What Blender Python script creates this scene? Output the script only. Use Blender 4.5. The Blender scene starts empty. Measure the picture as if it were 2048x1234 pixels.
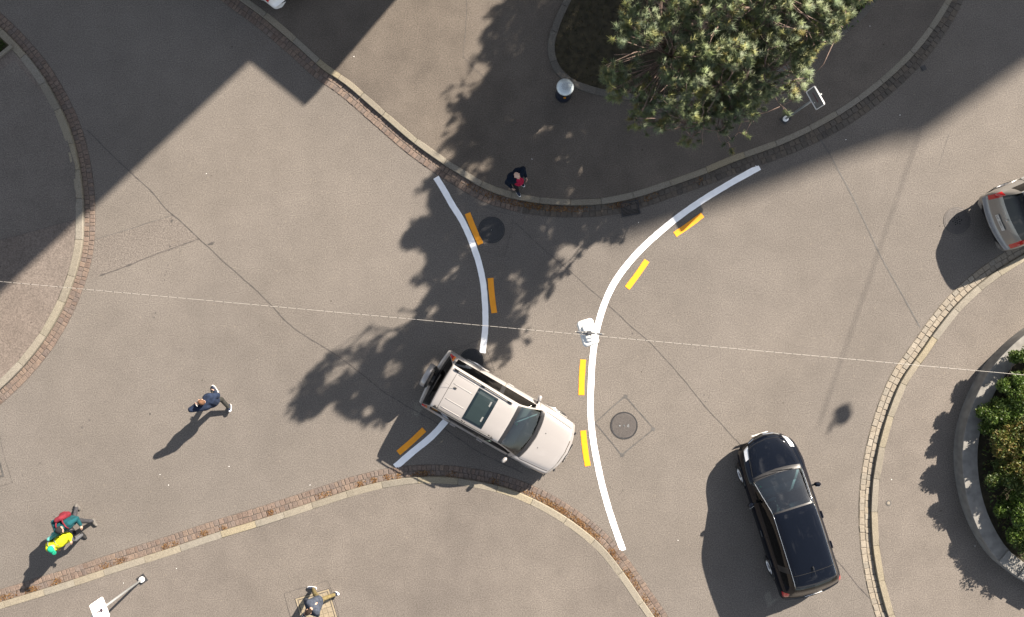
import bpy, bmesh, math, random
import numpy as np
from mathutils import Vector, Matrix, noise as mnoise
from mathutils.geometry import tessellate_polygon
random.seed(7); rng = np.random.default_rng(11)
sc = bpy.context.scene
R = math.radians
CH = 25.0            # camera height (m)
PPM = 66.0           # photograph pixels per metre of ground
# ------------------------------------------------------------------ camera, sky, sun
cam_d = bpy.data.cameras.new('camera'); cam = bpy.data.objects.new('camera', cam_d)
sc.collection.objects.link(cam); sc.camera = cam
cam.location = (0, 0, CH); cam.rotation_euler = (0, 0, 0)
cam_d.sensor_width = 36; cam_d.lens = 36 * CH / (2048 / PPM); cam_d.clip_end = 2000; cam_d.clip_start = .1
SUN_EL = math.atan(1 / 1.51)
SH = Vector((.715, .699)).normalized()          # horizontal direction towards the sun
sdir = Vector((SH.x * math.cos(SUN_EL), SH.y * math.cos(SUN_EL), math.sin(SUN_EL)))
w = bpy.data.worlds.new('World'); sc.world = w; w.use_nodes = True
nt = w.node_tree; nt.nodes.clear()
out = nt.nodes.new('ShaderNodeOutputWorld'); bg = nt.nodes.new('ShaderNodeBackground')
sky = nt.nodes.new('ShaderNodeTexSky'); sky.sky_type = 'NISHITA'; sky.sun_disc = False
sky.sun_elevation = SUN_EL; sky.sun_rotation = math.atan2(SH.x, SH.y)
sky.air_density = 1.0; sky.dust_density = 1.0; sky.ozone_density = 1.0
tc = nt.nodes.new('ShaderNodeTexCoord'); mp = nt.nodes.new('ShaderNodeMapping')
mp.inputs['Scale'].default_value = (1, 1, 1.6)
cn = nt.nodes.new('ShaderNodeTexNoise'); cn.inputs['Scale'].default_value = 5.5; cn.inputs['Detail'].default_value = 7; cn.inputs['Roughness'].default_value = .62
cr = nt.nodes.new('ShaderNodeValToRGB'); cr.color_ramp.elements[0].position = .56; cr.color_ramp.elements[1].position = .76
cr.color_ramp.elements[0].color = (0, 0, 0, 1); cr.color_ramp.elements[1].color = (.8, .8, .8, 1)
mx = nt.nodes.new('ShaderNodeMix'); mx.data_type = 'RGBA'; mx.inputs['B'].default_value = (16, 15.6, 15.4, 1)
nt.links.new(tc.outputs['Generated'], mp.inputs['Vector']); nt.links.new(mp.outputs[0], cn.inputs['Vector'])
nt.links.new(cn.outputs['Fac'], cr.inputs[0]); nt.links.new(cr.outputs[0], mx.inputs['Factor'])
hs = nt.nodes.new('ShaderNodeHueSaturation'); hs.inputs['Saturation'].default_value = .52; nt.links.new(sky.outputs[0], hs.inputs['Color']); nt.links.new(hs.outputs[0], mx.inputs['A']); nt.links.new(mx.outputs['Result'], bg.inputs[0])
bg.inputs[1].default_value = .054
nt.links.new(bg.outputs[0], out.inputs[0])
sl = bpy.data.lights.new('sun', 'SUN'); so = bpy.data.objects.new('sun', sl); sc.collection.objects.link(so)
sl.energy = 5.0; sl.angle = R(.53); sl.color = (1, .885, .75)
so.rotation_euler = sdir.to_track_quat('Z', 'Y').to_euler(); so.location = (20, 20, 30)
vs = sc.view_settings; vs.view_transform = 'Standard'; vs.look = 'None'; vs.gamma = 1; vs.use_curve_mapping = False
vs.exposure = 1.94
# ------------------------------------------------------------------ helpers
def W(px, py, h=0.0):
    f = (CH - h) / CH / PPM
    return Vector(((px - 1024) * f, (617 - py) * f, h))

def tag(o, label=None, cat=None, group=None, kind=None):
    if label: o['label'] = label
    if cat: o['category'] = cat
    if group: o['group'] = group
    if kind: o['kind'] = kind
    return o

def thing(name, label, cat, loc=(0, 0, 0), rz=0.0, group=None):
    o = bpy.data.objects.new(name, None); sc.collection.objects.link(o)
    o.location = loc; o.rotation_euler = (0, 0, rz); o.empty_display_size = .2
    return tag(o, label, cat, group)

def mesh_obj(name, V, F, mats, parent=None, smooth=False, mi=None, col=None, colname='tint'):
    me = bpy.data.meshes.new(name); me.from_pydata([tuple(v) for v in V], [], F)
    for m in (mats if isinstance(mats, (list, tuple)) else [mats]): me.materials.append(m)
    if mi is not None: me.polygons.foreach_set('material_index', mi)
    if smooth: me.polygons.foreach_set('use_smooth', [True] * len(me.polygons))
    if col is not None:
        a = me.attributes.new(colname, 'FLOAT_COLOR', 'POINT')
        a.data.foreach_set('color', np.asarray(col, dtype=np.float32).ravel())
    me.update()
    o = bpy.data.objects.new(name, me); sc.collection.objects.link(o)
    if parent: o.parent = parent
    return o

class MB:
    def __init__(s): s.v = []; s.f = []; s.m = []
    def add(s, V, F, mi=0):
        b = len(s.v); s.v += [tuple(x) for x in V]; s.f += [tuple(i + b for i in f) for f in F]; s.m += [mi] * len(F)
    def box(s, c, d, rz=0, mi=0, bev=0.0, top=1.0):
        cx, cy, cz = c; hx, hy, hz = d[0] / 2, d[1] / 2, d[2] / 2
        ca, sa = math.cos(rz), math.sin(rz); V = []
        if bev:
            b = bev
            rings = [(-hz, b), (-hz + b, 0), (hz - b, 0), (hz, b)]
            for z, ins in rings:
                for x, y in ((-hx + b + ins*0, -hy + ins), (hx - b, -hy + ins), (hx - ins, -hy + b), (hx - ins, hy - b), (hx - b, hy - ins), (-hx + b, hy - ins), (-hx + ins, hy - b), (-hx + ins, -hy + b)):
                    V.append((cx + x * ca - y * sa, cy + x * sa + y * ca, cz + z))
            F = [tuple(range(7, -1, -1)), tuple(range(24, 32))]
            for r in range(3):
                for k in range(8): F.append((r * 8 + k, r * 8 + (k + 1) % 8, r * 8 + 8 + (k + 1) % 8, r * 8 + 8 + k))
            s.add(V, F, mi); return
        for z, t in ((-hz, 1), (hz, top)):
            for x, y in ((-hx, -hy), (hx, -hy), (hx, hy), (-hx, hy)):
                x *= t; y *= t
                V.append((cx + x * ca - y * sa, cy + x * sa + y * ca, cz + z))
        s.add(V, [(3, 2, 1, 0), (4, 5, 6, 7), (0, 1, 5, 4), (1, 2, 6, 5), (2, 3, 7, 6), (3, 0, 4, 7)], mi)
    def tube(s, pts, r, n=6, mi=0, cap=True):
        pts = [Vector(p) for p in pts]; rs = r if isinstance(r, (list, tuple)) else [r] * len(pts)
        V = []; F = []; prev = None
        for i, p in enumerate(pts):
            t = (pts[min(i + 1, len(pts) - 1)] - pts[max(i - 1, 0)])
            t = t.normalized() if t.length > 1e-9 else Vector((0, 0, 1))
            a = prev if prev is not None else (Vector((0, 0, 1)) if abs(t.z) < .9 else Vector((1, 0, 0)))
            u = (a - t * a.dot(t)); u = u.normalized() if u.length > 1e-6 else t.orthogonal().normalized()
            prev = u; q = t.cross(u)
            for k in range(n):
                an = 2 * math.pi * k / n
                V.append(p + (u * math.cos(an) + q * math.sin(an)) * rs[i])
        for i in range(len(pts) - 1):
            for k in range(n):
                F.append((i * n + k, i * n + (k + 1) % n, (i + 1) * n + (k + 1) % n, (i + 1) * n + k))
        if cap: F += [tuple(range(n - 1, -1, -1)), tuple(range((len(pts) - 1) * n, len(pts) * n))]
        s.add(V, F, mi)
    def lathe(s, prof, c=(0, 0, 0), n=24, M=None, mi=0, close=False):
        V = []; F = []
        for r, z in prof:
            for k in range(n):
                a = 2 * math.pi * k / n; p = Vector((r * math.cos(a), r * math.sin(a), z))
                if M is not None: p = M @ p
                V.append(p + Vector(c))
        m = len(prof)
        for i in range(m - 1 if not close else m):
            for k in range(n):
                j = (i + 1) % m
                F.append((i * n + k, i * n + (k + 1) % n, j * n + (k + 1) % n, j * n + k))
        if not close: F += [tuple(range(n - 1, -1, -1)), tuple(range((m - 1) * n, m * n))]
        s.add(V, F, mi)
    def ell(s, c, r, M=None, n=12, m=8, mi=0):
        V = [];  F = []
        for i in range(m + 1):
            th = math.pi * i / m
            for k in range(n):
                a = 2 * math.pi * k / n
                p = Vector((r[0] * math.sin(th) * math.cos(a), r[1] * math.sin(th) * math.sin(a), -r[2] * math.cos(th)))
                if M is not None: p = M @ p
                V.append(p + Vector(c))
        for i in range(m):
            for k in range(n): F.append((i * n + k, i * n + (k + 1) % n, (i + 1) * n + (k + 1) % n, (i + 1) * n + k))
        s.add(V, F, mi)
    def cap(s, a, b, ra, rb, n=12):
        a = Vector(a); b = Vector(b); t = b - a
        L = t.length
        if L < 1e-6: return s.ell(a, (ra,) * 3)
        Q = t.to_track_quat('Z', 'Y').to_matrix(); prof = []
        for i in range(5): th = math.pi / 2 * i / 4; prof.append((max(ra * math.sin(th), 1e-4), -ra * math.cos(th)))
        for i in range(5): th = math.pi / 2 * i / 4; prof.append((max(rb * math.cos(th), 1e-4), L + rb * math.sin(th)))
        s.lathe(prof, a, n, Q)
    def build(s, name, mats, parent=None, smooth=False):
        return mesh_obj(name, s.v, s.f, mats, parent, smooth, s.m)

# ------------------------------------------------------------------ materials
KA = .575      # the photograph is exposed so that dull asphalt looks light: real albedos are this much lower
KEEP = {'white_road_paint', 'yellow_road_paint', 'white_enamel', 'plate_white', 'white_car_paint', 'chrome', 'brushed_steel', 'alloy_rim', 'clear_lamp', 'green_sticker', 'orange_lamp'}
PART = {'skin': .75, 'pale_skin': .8, 'lamp_shell': .8, 'pale_cable': .7, 'galvanised_steel': .8, 'yellow_jacket': .9, 'green_cap': .8, 'crimson_shirt': .9, 'red_lamp': .9, 'aqua_pack': .7, 'maroon_pack': .75}
def mat(name, col, rough=.6, metal=0.0, coat=0.0, spec=.5, var=None, bump=None, emit=None, sheen=0):
    kk = 1.0 if name in KEEP else PART.get(name, KA); col = tuple(c * kk for c in col)
    m = bpy.data.materials.new(name); m.use_nodes = True; t = m.node_tree; b = t.nodes['Principled BSDF']
    b.inputs['Base Color'].default_value = (*col, 1); b.inputs['Roughness'].default_value = rough
    b.inputs['Metallic'].default_value = metal; b.inputs['Coat Weight'].default_value = coat; b.inputs['Coat Roughness'].default_value = .03
    b.inputs['Specular IOR Level'].default_value = spec
    if var:      # (scale, amount): gentle procedural colour variation
        n = t.nodes.new('ShaderNodeTexNoise'); n.inputs['Scale'].default_value = var[0]; n.inputs['Detail'].default_value = 4
        tcn = t.nodes.new('ShaderNodeTexCoord'); t.links.new(tcn.outputs['Object'], n.inputs['Vector'])
        r = t.nodes.new('ShaderNodeValToRGB'); a = var[1]
        r.color_ramp.elements[0].position = .3; r.color_ramp.elements[1].position = .7
        r.color_ramp.elements[0].color = (*[c * (1 - a) for c in col], 1); r.color_ramp.elements[1].color = (*[min(1, c * (1 + a)) for c in col], 1)
        t.links.new(n.outputs['Fac'], r.inputs[0]); t.links.new(r.outputs[0], b.inputs['Base Color'])
        if bump:
            bp = t.nodes.new('ShaderNodeBump'); bp.inputs['Strength'].default_value = bump; bp.inputs['Distance'].default_value = .01
            t.links.new(n.outputs['Fac'], bp.inputs['Height']); t.links.new(bp.outputs[0], b.inputs['Normal'])
    if emit: b.inputs['Emission Color'].default_value = (*emit[0], 1); b.inputs['Emission Strength'].default_value = emit[1]
    return m

def asphalt(name, c0, c1, grain=.5, patch=(1, 1, 1), big=.25, gscale=30.):
    c0 = tuple(c * KA for c in c0); c1 = tuple(c * KA for c in c1)
    m = bpy.data.materials.new(name); m.use_nodes = True; t = m.node_tree; N = t.nodes; L = t.links; b = N['Principled BSDF']
    b.inputs['Roughness'].default_value = .86; b.inputs['Specular IOR Level'].default_value = .25
    g = N.new('ShaderNodeNewGeometry')
    def noise(s, d, r=.6):
        n = N.new('ShaderNodeTexNoise'); n.inputs['Scale'].default_value = s; n.inputs['Detail'].default_value = d; n.inputs['Roughness'].default_value = r
        L.new(g.outputs['Position'], n.inputs['Vector']); return n.outputs['Fac']
    def ramp(f, p0, p1, a, bb):
        r = N.new('ShaderNodeValToRGB'); r.color_ramp.elements[0].position = p0; r.color_ramp.elements[1].position = p1
        r.color_ramp.elements[0].color = (*a, 1); r.color_ramp.elements[1].color = (*bb, 1); L.new(f, r.inputs[0]); return r.outputs[0]
    def mul(a, bb, f=1.0):
        x = N.new('ShaderNodeMix'); x.data_type = 'RGBA'; x.blend_type = 'MULTIPLY'; x.inputs['Factor'].default_value = f
        L.new(a, x.inputs['A']); L.new(bb, x.inputs['B']); return x.outputs['Result']
    base = ramp(noise(.22, 4), .35, .65, c0, c1)
    lo = 1 - big * .5
    base = mul(base, ramp(noise(1.3, 5, .65), .3, .7, (lo, lo, lo), (1 + big * .4,) * 3))
    base = mul(base, ramp(noise(.09, 2), .35, .65, patch, (1, 1, 1)))
    gl = 1 - grain; gh = 1 + grain
    base = mul(base, ramp(noise(gscale, 3, .7), .3, .7, (gl, gl, gl * .98), (gh, gh, gh)))
    # pale and dark chippings
    v = N.new('ShaderNodeTexVoronoi'); v.inputs['Scale'].default_value = 22; L.new(g.outputs['Position'], v.inputs['Vector'])
    sp = ramp(v.outputs['Color'], .0, .12, (1.30, 1.27, 1.2), (1, 1, 1))
    base = mul(base, sp, .8)
    v2 = N.new('ShaderNodeTexVoronoi'); v2.inputs['Scale'].default_value = 1.1; L.new(g.outputs['Position'], v2.inputs['Vector'])
    base = mul(base, ramp(v2.outputs['Distance'], .02, .035, (.5, .48, .47), (1, 1, 1)))
    L.new(base, b.inputs['Base Color'])
    bp = N.new('ShaderNodeBump'); bp.inputs['Strength'].default_value = .35; bp.inputs['Distance'].default_value = .006
    L.new(noise(gscale * 1.6, 3, .75), bp.inputs['Height']); L.new(bp.outputs[0], b.inputs['Normal'])
    return m

def island_mat(name, cols, rough=.85, nscale=30., namt=.25, speck=None):
    """a colour of its own for every block of the mesh, plus grain"""
    m = bpy.data.materials.new(name); m.use_nodes = True; t = m.node_tree; N = t.nodes; L = t.links; b = N['Principled BSDF']
    b.inputs['Roughness'].default_value = rough; b.inputs['Specular IOR Level'].default_value = .3
    g = N.new('ShaderNodeNewGeometry'); r = N.new('ShaderNodeValToRGB'); e = r.color_ramp.elements
    while len(e) < len(cols): e.new(.5)
    for i, c in enumerate(cols): e[i].position = i / (len(cols) - 1); e[i].color = (*[q * KA for q in c], 1)
    L.new(g.outputs['Random Per Island'], r.inputs[0])
    n = N.new('ShaderNodeTexNoise'); n.inputs['Scale'].default_value = nscale; n.inputs['Detail'].default_value = 4; L.new(g.outputs['Position'], n.inputs['Vector'])
    r2 = N.new('ShaderNodeValToRGB'); r2.color_ramp.elements[0].position = .3; r2.color_ramp.elements[1].position = .7
    r2.color_ramp.elements[0].color = (1 - namt,) * 3 + (1,); r2.color_ramp.elements[1].color = (1 + namt,) * 3 + (1,)
    L.new(n.outputs['Fac'], r2.inputs[0])
    x = N.new('ShaderNodeMix'); x.data_type = 'RGBA'; x.blend_type = 'MULTIPLY'; x.inputs['Factor'].default_value = 1
    L.new(r.outputs[0], x.inputs['A']); L.new(r2.outputs[0], x.inputs['B'])
    L.new(x.outputs['Result'], b.inputs['Base Color'])
    bp = N.new('ShaderNodeBump'); bp.inputs['Strength'].default_value = .5; bp.inputs['Distance'].default_value = .01
    L.new(n.outputs['Fac'], bp.inputs['Height']); L.new(bp.outputs[0], b.inputs['Normal'])
    return m

def tint_mat(name, rough=.6, spec=.35, trans=.25, kt=KA):
    """leaf / needle material reading a colour stored on each leaf"""
    m = bpy.data.materials.new(name); m.use_nodes = True; t = m.node_tree; N = t.nodes; L = t.links; b = N['Principled BSDF']
    a = N.new('ShaderNodeAttribute'); a.attribute_name = 'tint'
    b.inputs['Roughness'].default_value = rough; b.inputs['Specular IOR Level'].default_value = spec
    k = N.new('ShaderNodeMix'); k.data_type = 'RGBA'; k.blend_type = 'MULTIPLY'; k.inputs['Factor'].default_value = 1; k.inputs['B'].default_value = (kt, kt, kt, 1); L.new(a.outputs['Color'], k.inputs['A'])
    L.new(k.outputs['Result'], b.inputs['Base Color'])
    tr = N.new('ShaderNodeBsdfTranslucent'); L.new(k.outputs['Result'], tr.inputs['Color'])
    x = N.new('ShaderNodeMixShader'); x.inputs[0].default_value = trans
    L.new(b.outputs[0], x.inputs[1]); L.new(tr.outputs[0], x.inputs[2]); L.new(x.outputs[0], N['Material Output'].inputs[0])
    return m

def glass_mat(name, tint, refl=1.0, ior=1.85):
    m = bpy.data.materials.new(name); m.use_nodes = True; t = m.node_tree; N = t.nodes; L = t.links; N.remove(N['Principled BSDF'])
    tr = N.new('ShaderNodeBsdfTransparent'); tr.inputs[0].default_value = (*tint, 1)
    gl = N.new('ShaderNodeBsdfGlossy'); gl.inputs['Roughness'].default_value = .01; gl.inputs[0].default_value = (refl, refl, refl, 1)
    fr = N.new('ShaderNodeFresnel'); fr.inputs[0].default_value = ior
    x = N.new('ShaderNodeMixShader'); L.new(fr.outputs[0], x.inputs[0]); L.new(tr.outputs[0], x.inputs[1]); L.new(gl.outputs[0], x.inputs[2])
    L.new(x.outputs[0], N['Material Output'].inputs[0]); return m

M = {}
M['road'] = asphalt('road_asphalt', (.183, .163, .145), (.214, .191, .171), .46, (.92, .93, .95), .15)
M['pave'] = asphalt('pavement_asphalt', (.180, .159, .141), (.218, .193, .171), .48, (.90, .90, .92), .20, 30)
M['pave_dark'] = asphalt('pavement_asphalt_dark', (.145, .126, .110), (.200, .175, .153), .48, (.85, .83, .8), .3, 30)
M['pave_pink'] = asphalt('pavement_asphalt_pink', (.182, .154, .136), (.214, .183, .163), .4, (1, .97, .95), .2, 24)
M['patch'] = asphalt('repair_asphalt', (.180, .158, .141), (.200, .177, .159), .58, (1, 1, 1), .1, 28)
M['seam'] = mat('bitumen_seam', (.092, .082, .076), .7, var=(9, .4))
M['seam_grey'] = mat('bitumen_seal', (.10, .095, .09), .6, var=(7, .35))
M['kerb'] = island_mat('granite_kerb', [(.23, .21, .175), (.30, .265, .205), (.27, .25, .215), (.33, .285, .20), (.25, .235, .20)], .8, 45, .32)
M['sett_red'] = island_mat('porphyry_sett', [(.165, .122, .10), (.22, .165, .135), (.185, .145, .122), (.24, .18, .142), (.16, .128, .113), (.21, .17, .147)], .8, 25, .25)
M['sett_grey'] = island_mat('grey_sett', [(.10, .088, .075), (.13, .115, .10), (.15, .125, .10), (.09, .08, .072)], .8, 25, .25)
M['sett_cream'] = island_mat('cream_sett', [(.30, .265, .215), (.35, .305, .245), (.28, .255, .215), (.33, .28, .215), (.37, .335, .28)], .8, 22, .2)
M['joint'] = mat('joint_mortar', (.12, .10, .085), .9, var=(20, .4))
M['joint_pale'] = mat('joint_sand', (.17, .145, .115), .9, var=(20, .35))
M['white_paint'] = mat('white_road_paint', (.80, .81, .83), .55, var=(5, .06))
M['yellow_paint'] = mat('yellow_road_paint', (.70, .27, .002), .5, var=(5, .07))
M['grass'] = tint_mat('grass_blade', .7, .2, .3)
M['soil'] = mat('dark_soil', (.05, .042, .022), .95, var=(6, .5), bump=.6)
M['leaf'] = tint_mat('leaf', .5, .4, .25, .8)
M['needle'] = tint_mat('pine_needle', .55, .35, .32, 1.08)
M['bark'] = mat('pine_bark', (.27, .19, .155), .85, var=(14, .35), bump=.5)
M['concrete'] = mat('concrete', (.27, .262, .245), .85, var=(5, .22), bump=.2)
M['litter'] = tint_mat('dry_leaf', .8, .2, .15)
M['iron'] = mat('cast_iron', (.125, .112, .105), .6, .2, var=(40, .3))
M['iron_black'] = mat('tarred_iron', (.028, .029, .033), .6, .0, var=(25, .35))
M['steel'] = mat('brushed_steel', (.62, .64, .66), .34, 1.0)
M['lid_steel'] = mat('satin_steel', (.85, .95, 1.0), .42, .55)
M['galv'] = mat('galvanised_steel', (.42, .44, .45), .45, .55, var=(12, .1))
M['white_enamel'] = mat('white_enamel', (.80, .80, .79), .4)
M['lamp_white'] = mat('lamp_shell', (.66, .67, .66), .45, var=(9, .05))
M['dark_print'] = mat('dark_print', (.045, .03, .05), .6)
M['red_print'] = mat('red_print', (.20, .02, .05), .6)
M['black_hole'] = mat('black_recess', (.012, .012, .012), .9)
M['rubber'] = mat('tyre_rubber', (.02, .02, .021), .75)
M['black_plastic'] = mat('black_plastic', (.018, .018, .02), .45)
M['alloy'] = mat('alloy_rim', (.5, .5, .51), .3, .8)
M['chrome'] = mat('chrome', (.75, .74, .72), .12, 1.0)
M['beige_paint'] = mat('champagne_paint', (.48, .455, .44), .30, .2, 1.0)
M['black_paint'] = mat('black_car_paint', (.004, .006, .012), .3, .0, .6, .0)
M['grey_paint'] = mat('silver_beige_paint', (.34, .325, .305), .3, .4, 1.0)
M['white_paint_car'] = mat('white_car_paint', (.75, .75, .74), .35, 0, 1.0)
M['glass'] = glass_mat('tinted_windscreen', (.52, .72, .76))
M['glass_mid'] = glass_mat('smoked_glass', (.22, .235, .22), 1.0, 1.5)
M['glass_dark'] = glass_mat('privacy_glass', (.035, .05, .06), 1.0, 1.42)
M['interior'] = mat('dark_upholstery', (.035, .035, .038), .8)
M['interior_grey'] = mat('grey_upholstery', (.24, .25, .245), .8)
M['dash'] = mat('dashboard', (.14, .15, .15), .65)
M['lamp_lens'] = mat('clear_lamp', (.55, .57, .6), .12, .5, 1.0)
M['red_lens'] = mat('red_lamp', (.42, .012, .015), .15, 0, 1.0)
M['orange_lens'] = mat('orange_lamp', (.65, .16, .01), .15, 0, 1.0)
M['plate_dull'] = mat('plate_grey', (.80, .78, .72), .5)
M['plate'] = mat('plate_white', (.75, .75, .74), .4)
M['green_sticker'] = mat('green_sticker', (.03, .55, .2), .4)
M['plaster'] = mat('pale_plaster', (.55, .52, .46), .9, var=(.6, .08))
M['roof'] = mat('roof_tiles', (.19, .10, .075), .85, var=(3, .25))
M['skin'] = mat('skin', (.46, .295, .225), .5)
M['skin_pale'] = mat('pale_skin', (.56, .38, .30), .5)
def cloth(n, c, a=.30): return mat(n, c, .95, var=(13, a), bump=.9, spec=.15)
# ------------------------------------------------------------------ curves on the ground
def spline(pts, step=.06):
    P = [Vector(p) for p in pts]; P = [2 * P[0] - P[1]] + P + [2 * P[-1] - P[-2]]
    o = []
    for i in range(1, len(P) - 2):
        p0, p1, p2, p3 = P[i - 1:i + 3]; n = max(2, int((p2 - p1).length / step))
        # centripetal-ish tangents
        d0, d1, d2 = max((p1 - p0).length, 1e-4), max((p2 - p1).length, 1e-4), max((p3 - p2).length, 1e-4)
        m1 = ((p1 - p0) / d0 * d1 + (p2 - p1) / d1 * d0) / (d0 + d1) * d1
        m2 = ((p2 - p1) / d1 * d2 + (p3 - p2) / d2 * d1) / (d1 + d2) * d1
        for k in range(n):
            t = k / n; h00 = 2 * t**3 - 3 * t**2 + 1; h10 = t**3 - 2 * t**2 + t; h01 = -2 * t**3 + 3 * t**2; h11 = t**3 - t**2
            o.append(p1 * h00 + m1 * h10 + p2 * h01 + m2 * h11)
    o.append(P[-2]); return o

class Path:
    def __init__(s, px, h=0.0, side=None, step=.06):
        s.p = spline([W(x, y, h).xy for x, y in px], step)
        s.cum = [0.0]
        for a, b in zip(s.p, s.p[1:]): s.cum.append(s.cum[-1] + (b - a).length)
        s.L = s.cum[-1]; s.sg = 1.0
        if side is not None:
            q = W(*side).xy; i = min(range(len(s.p)), key=lambda k: (s.p[k] - q).length)
            t = s.tan(i); n = Vector((-t.y, t.x)); s.sg = 1.0 if (q - s.p[i]).dot(n) > 0 else -1.0
    def tan(s, i):
        a = s.p[max(i - 1, 0)]; b = s.p[min(i + 1, len(s.p) - 1)]; return (b - a).normalized()
    def at(s, d, off=0.0):
        d = min(max(d, 0), s.L); lo = int(np.searchsorted(s.cum, d, side='right')) - 1; lo = min(max(lo, 0), len(s.p) - 2)
        f = (d - s.cum[lo]) / max(s.cum[lo + 1] - s.cum[lo], 1e-9)
        p = s.p[lo].lerp(s.p[lo + 1], f); t = s.tan(lo).lerp(s.tan(lo + 1), f).normalized()
        return p + Vector((-t.y, t.x)) * s.sg * off
    def samples(s, off=0.0, step=.12):
        n = max(2, int(s.L / step)); return [s.at(s.L * i / n, off) for i in range(n + 1)]

def interp(tab, u):
    for (a, x), (b, y) in zip(tab, tab[1:]):
        if u <= b: return x + (y - x) * (u - a) / max(b - a, 1e-9)
    return tab[-1][1]

def sheet(name, pts, z, m, kind='structure'):
    tri = tessellate_polygon([[Vector((p[0], p[1], 0)) for p in pts]])
    o = mesh_obj(name, [(p[0], p[1], z) for p in pts], [tuple(t) for t in tri], m)
    bm = bmesh.new(); bm.from_mesh(o.data)
    bmesh.ops.recalc_face_normals(bm, faces=bm.faces)
    for f in bm.faces:
        if f.normal.z < 0: f.normal_flip()
    bm.to_mesh(o.data); bm.free()
    if kind: o['kind'] = kind
    return o

def strip(mb, path, o0, o1, z, step=.12, d0=0, d1=None, jit=0):
    d1 = path.L if d1 is None else d1; n = max(1, int((d1 - d0) / step)); V = []; F = []
    for i in range(n + 1):
        d = d0 + (d1 - d0) * i / n; j = random.uniform(-jit, jit)
        a = path.at(d, o0 + j); b = path.at(d, o1 + random.uniform(-jit, jit)); V += [(a.x, a.y, z), (b.x, b.y, z)]
    sg = path.sg if o1 > o0 else -path.sg
    for i in range(n): F.append((2 * i, 2 * i + 2, 2 * i + 3, 2 * i + 1) if sg > 0 else (2 * i, 2 * i + 1, 2 * i + 3, 2 * i + 2))
    mb.add(V, F)

PZ = .10   # pavement height above the road
def kerb(name, path, width, lens=(.8, 1.35), gap=.012):
    mb = MB(); d = 0.0
    while d < path.L - .2:
        l = min(random.uniform(*lens), path.L - d); n = max(2, int(l / .22)); rings = []
        wj = width + random.uniform(-.008, .008); zj = random.uniform(-.004, .004)
        prof = [(-.004, -.06), (0.0, PZ - .018 + zj), (.014, PZ + .003 + zj), (wj - .012, PZ + .007 + zj), (wj, PZ - .004 + zj), (wj, -.06)]
        V = []; F = []
        for i in range(n + 1):
            dd = d + gap / 2 + (l - gap) * i / n
            e = .012 if i in (0, n) else 0
            for o_, z in prof:
                q = path.at(dd, o_); V.append((q.x, q.y, z - (e if z > .05 else 0)))
        k = len(prof)
        for i in range(n):
            for j in range(k - 1):
                f = (i * k + j, i * k + j + 1, (i + 1) * k + j + 1, (i + 1) * k + j)
                F.append(f if path.sg < 0 else f[::-1])
        F.append(tuple(range(k)) if path.sg > 0 else tuple(range(k))[::-1]); F.append(tuple(range(n * k, n * k + k))[::-1] if path.sg > 0 else tuple(range(n * k, n * k + k)))
        mb.add(V, F); d += l
    return tag(mb.build(name, M['kerb']), kind='structure')

def gutter(name, path, wtab, m, rows=2, slen=(.10, .17), joint='joint'):
    base = MB(); strip_path = path; V = []; F = []; n = int(path.L / .15)
    for i in range(n + 1):
        d = path.L * i / n; a = path.at(d, -interp(wtab, i / n) - .01); b = path.at(d, .01); V += [(a.x, a.y, .004), (b.x, b.y, .004)]
    for i in range(n): F.append((2 * i, 2 * i + 2, 2 * i + 3, 2 * i + 1) if path.sg > 0 else (2 * i, 2 * i + 1, 2 * i + 3, 2 * i + 2))
    base.add(V, F); tag(base.build(name + '_bed', M[joint]), kind='structure')
    mb = MB()
    for r in range(rows):
        d = random.uniform(0, .1)
        while d < path.L - .2:
            l = random.uniform(*slen); wd = interp(wtab, d / path.L); a0 = -wd * (r + 1) / rows; a1 = -wd * r / rows
            g = .007; j = lambda: random.uniform(-.011, .011)
            zt = .016 + random.uniform(-.004, .006); ins = .012
            lo = [path.at(d + g, a0 + g), path.at(d + l - g, a0 + g), path.at(d + l - g, a1 - g), path.at(d + g, a1 - g)]
            lo = [p + Vector((j(), j())) for p in lo]; c = sum(lo, Vector((0, 0))) / 4
            if path.sg < 0: lo = lo[::-1]
            Vv = [(p.x, p.y, -.02) for p in lo] + [(p.x, p.y, zt - .010) for p in lo]
            Vv += [(*(p + (c - p).normalized() * ins), zt + random.uniform(-.002, .002)) for p in lo]
            Ff = [(8, 9, 10, 11)]
            for q in (0, 4):
                for k in range(4): Ff.append((q + k, q + (k + 1) % 4, q + 4 + (k + 1) % 4, q + 4 + k))
            mb.add(Vv, Ff); d += l
    return tag(mb.build(name, M[m]), kind='structure')

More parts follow.
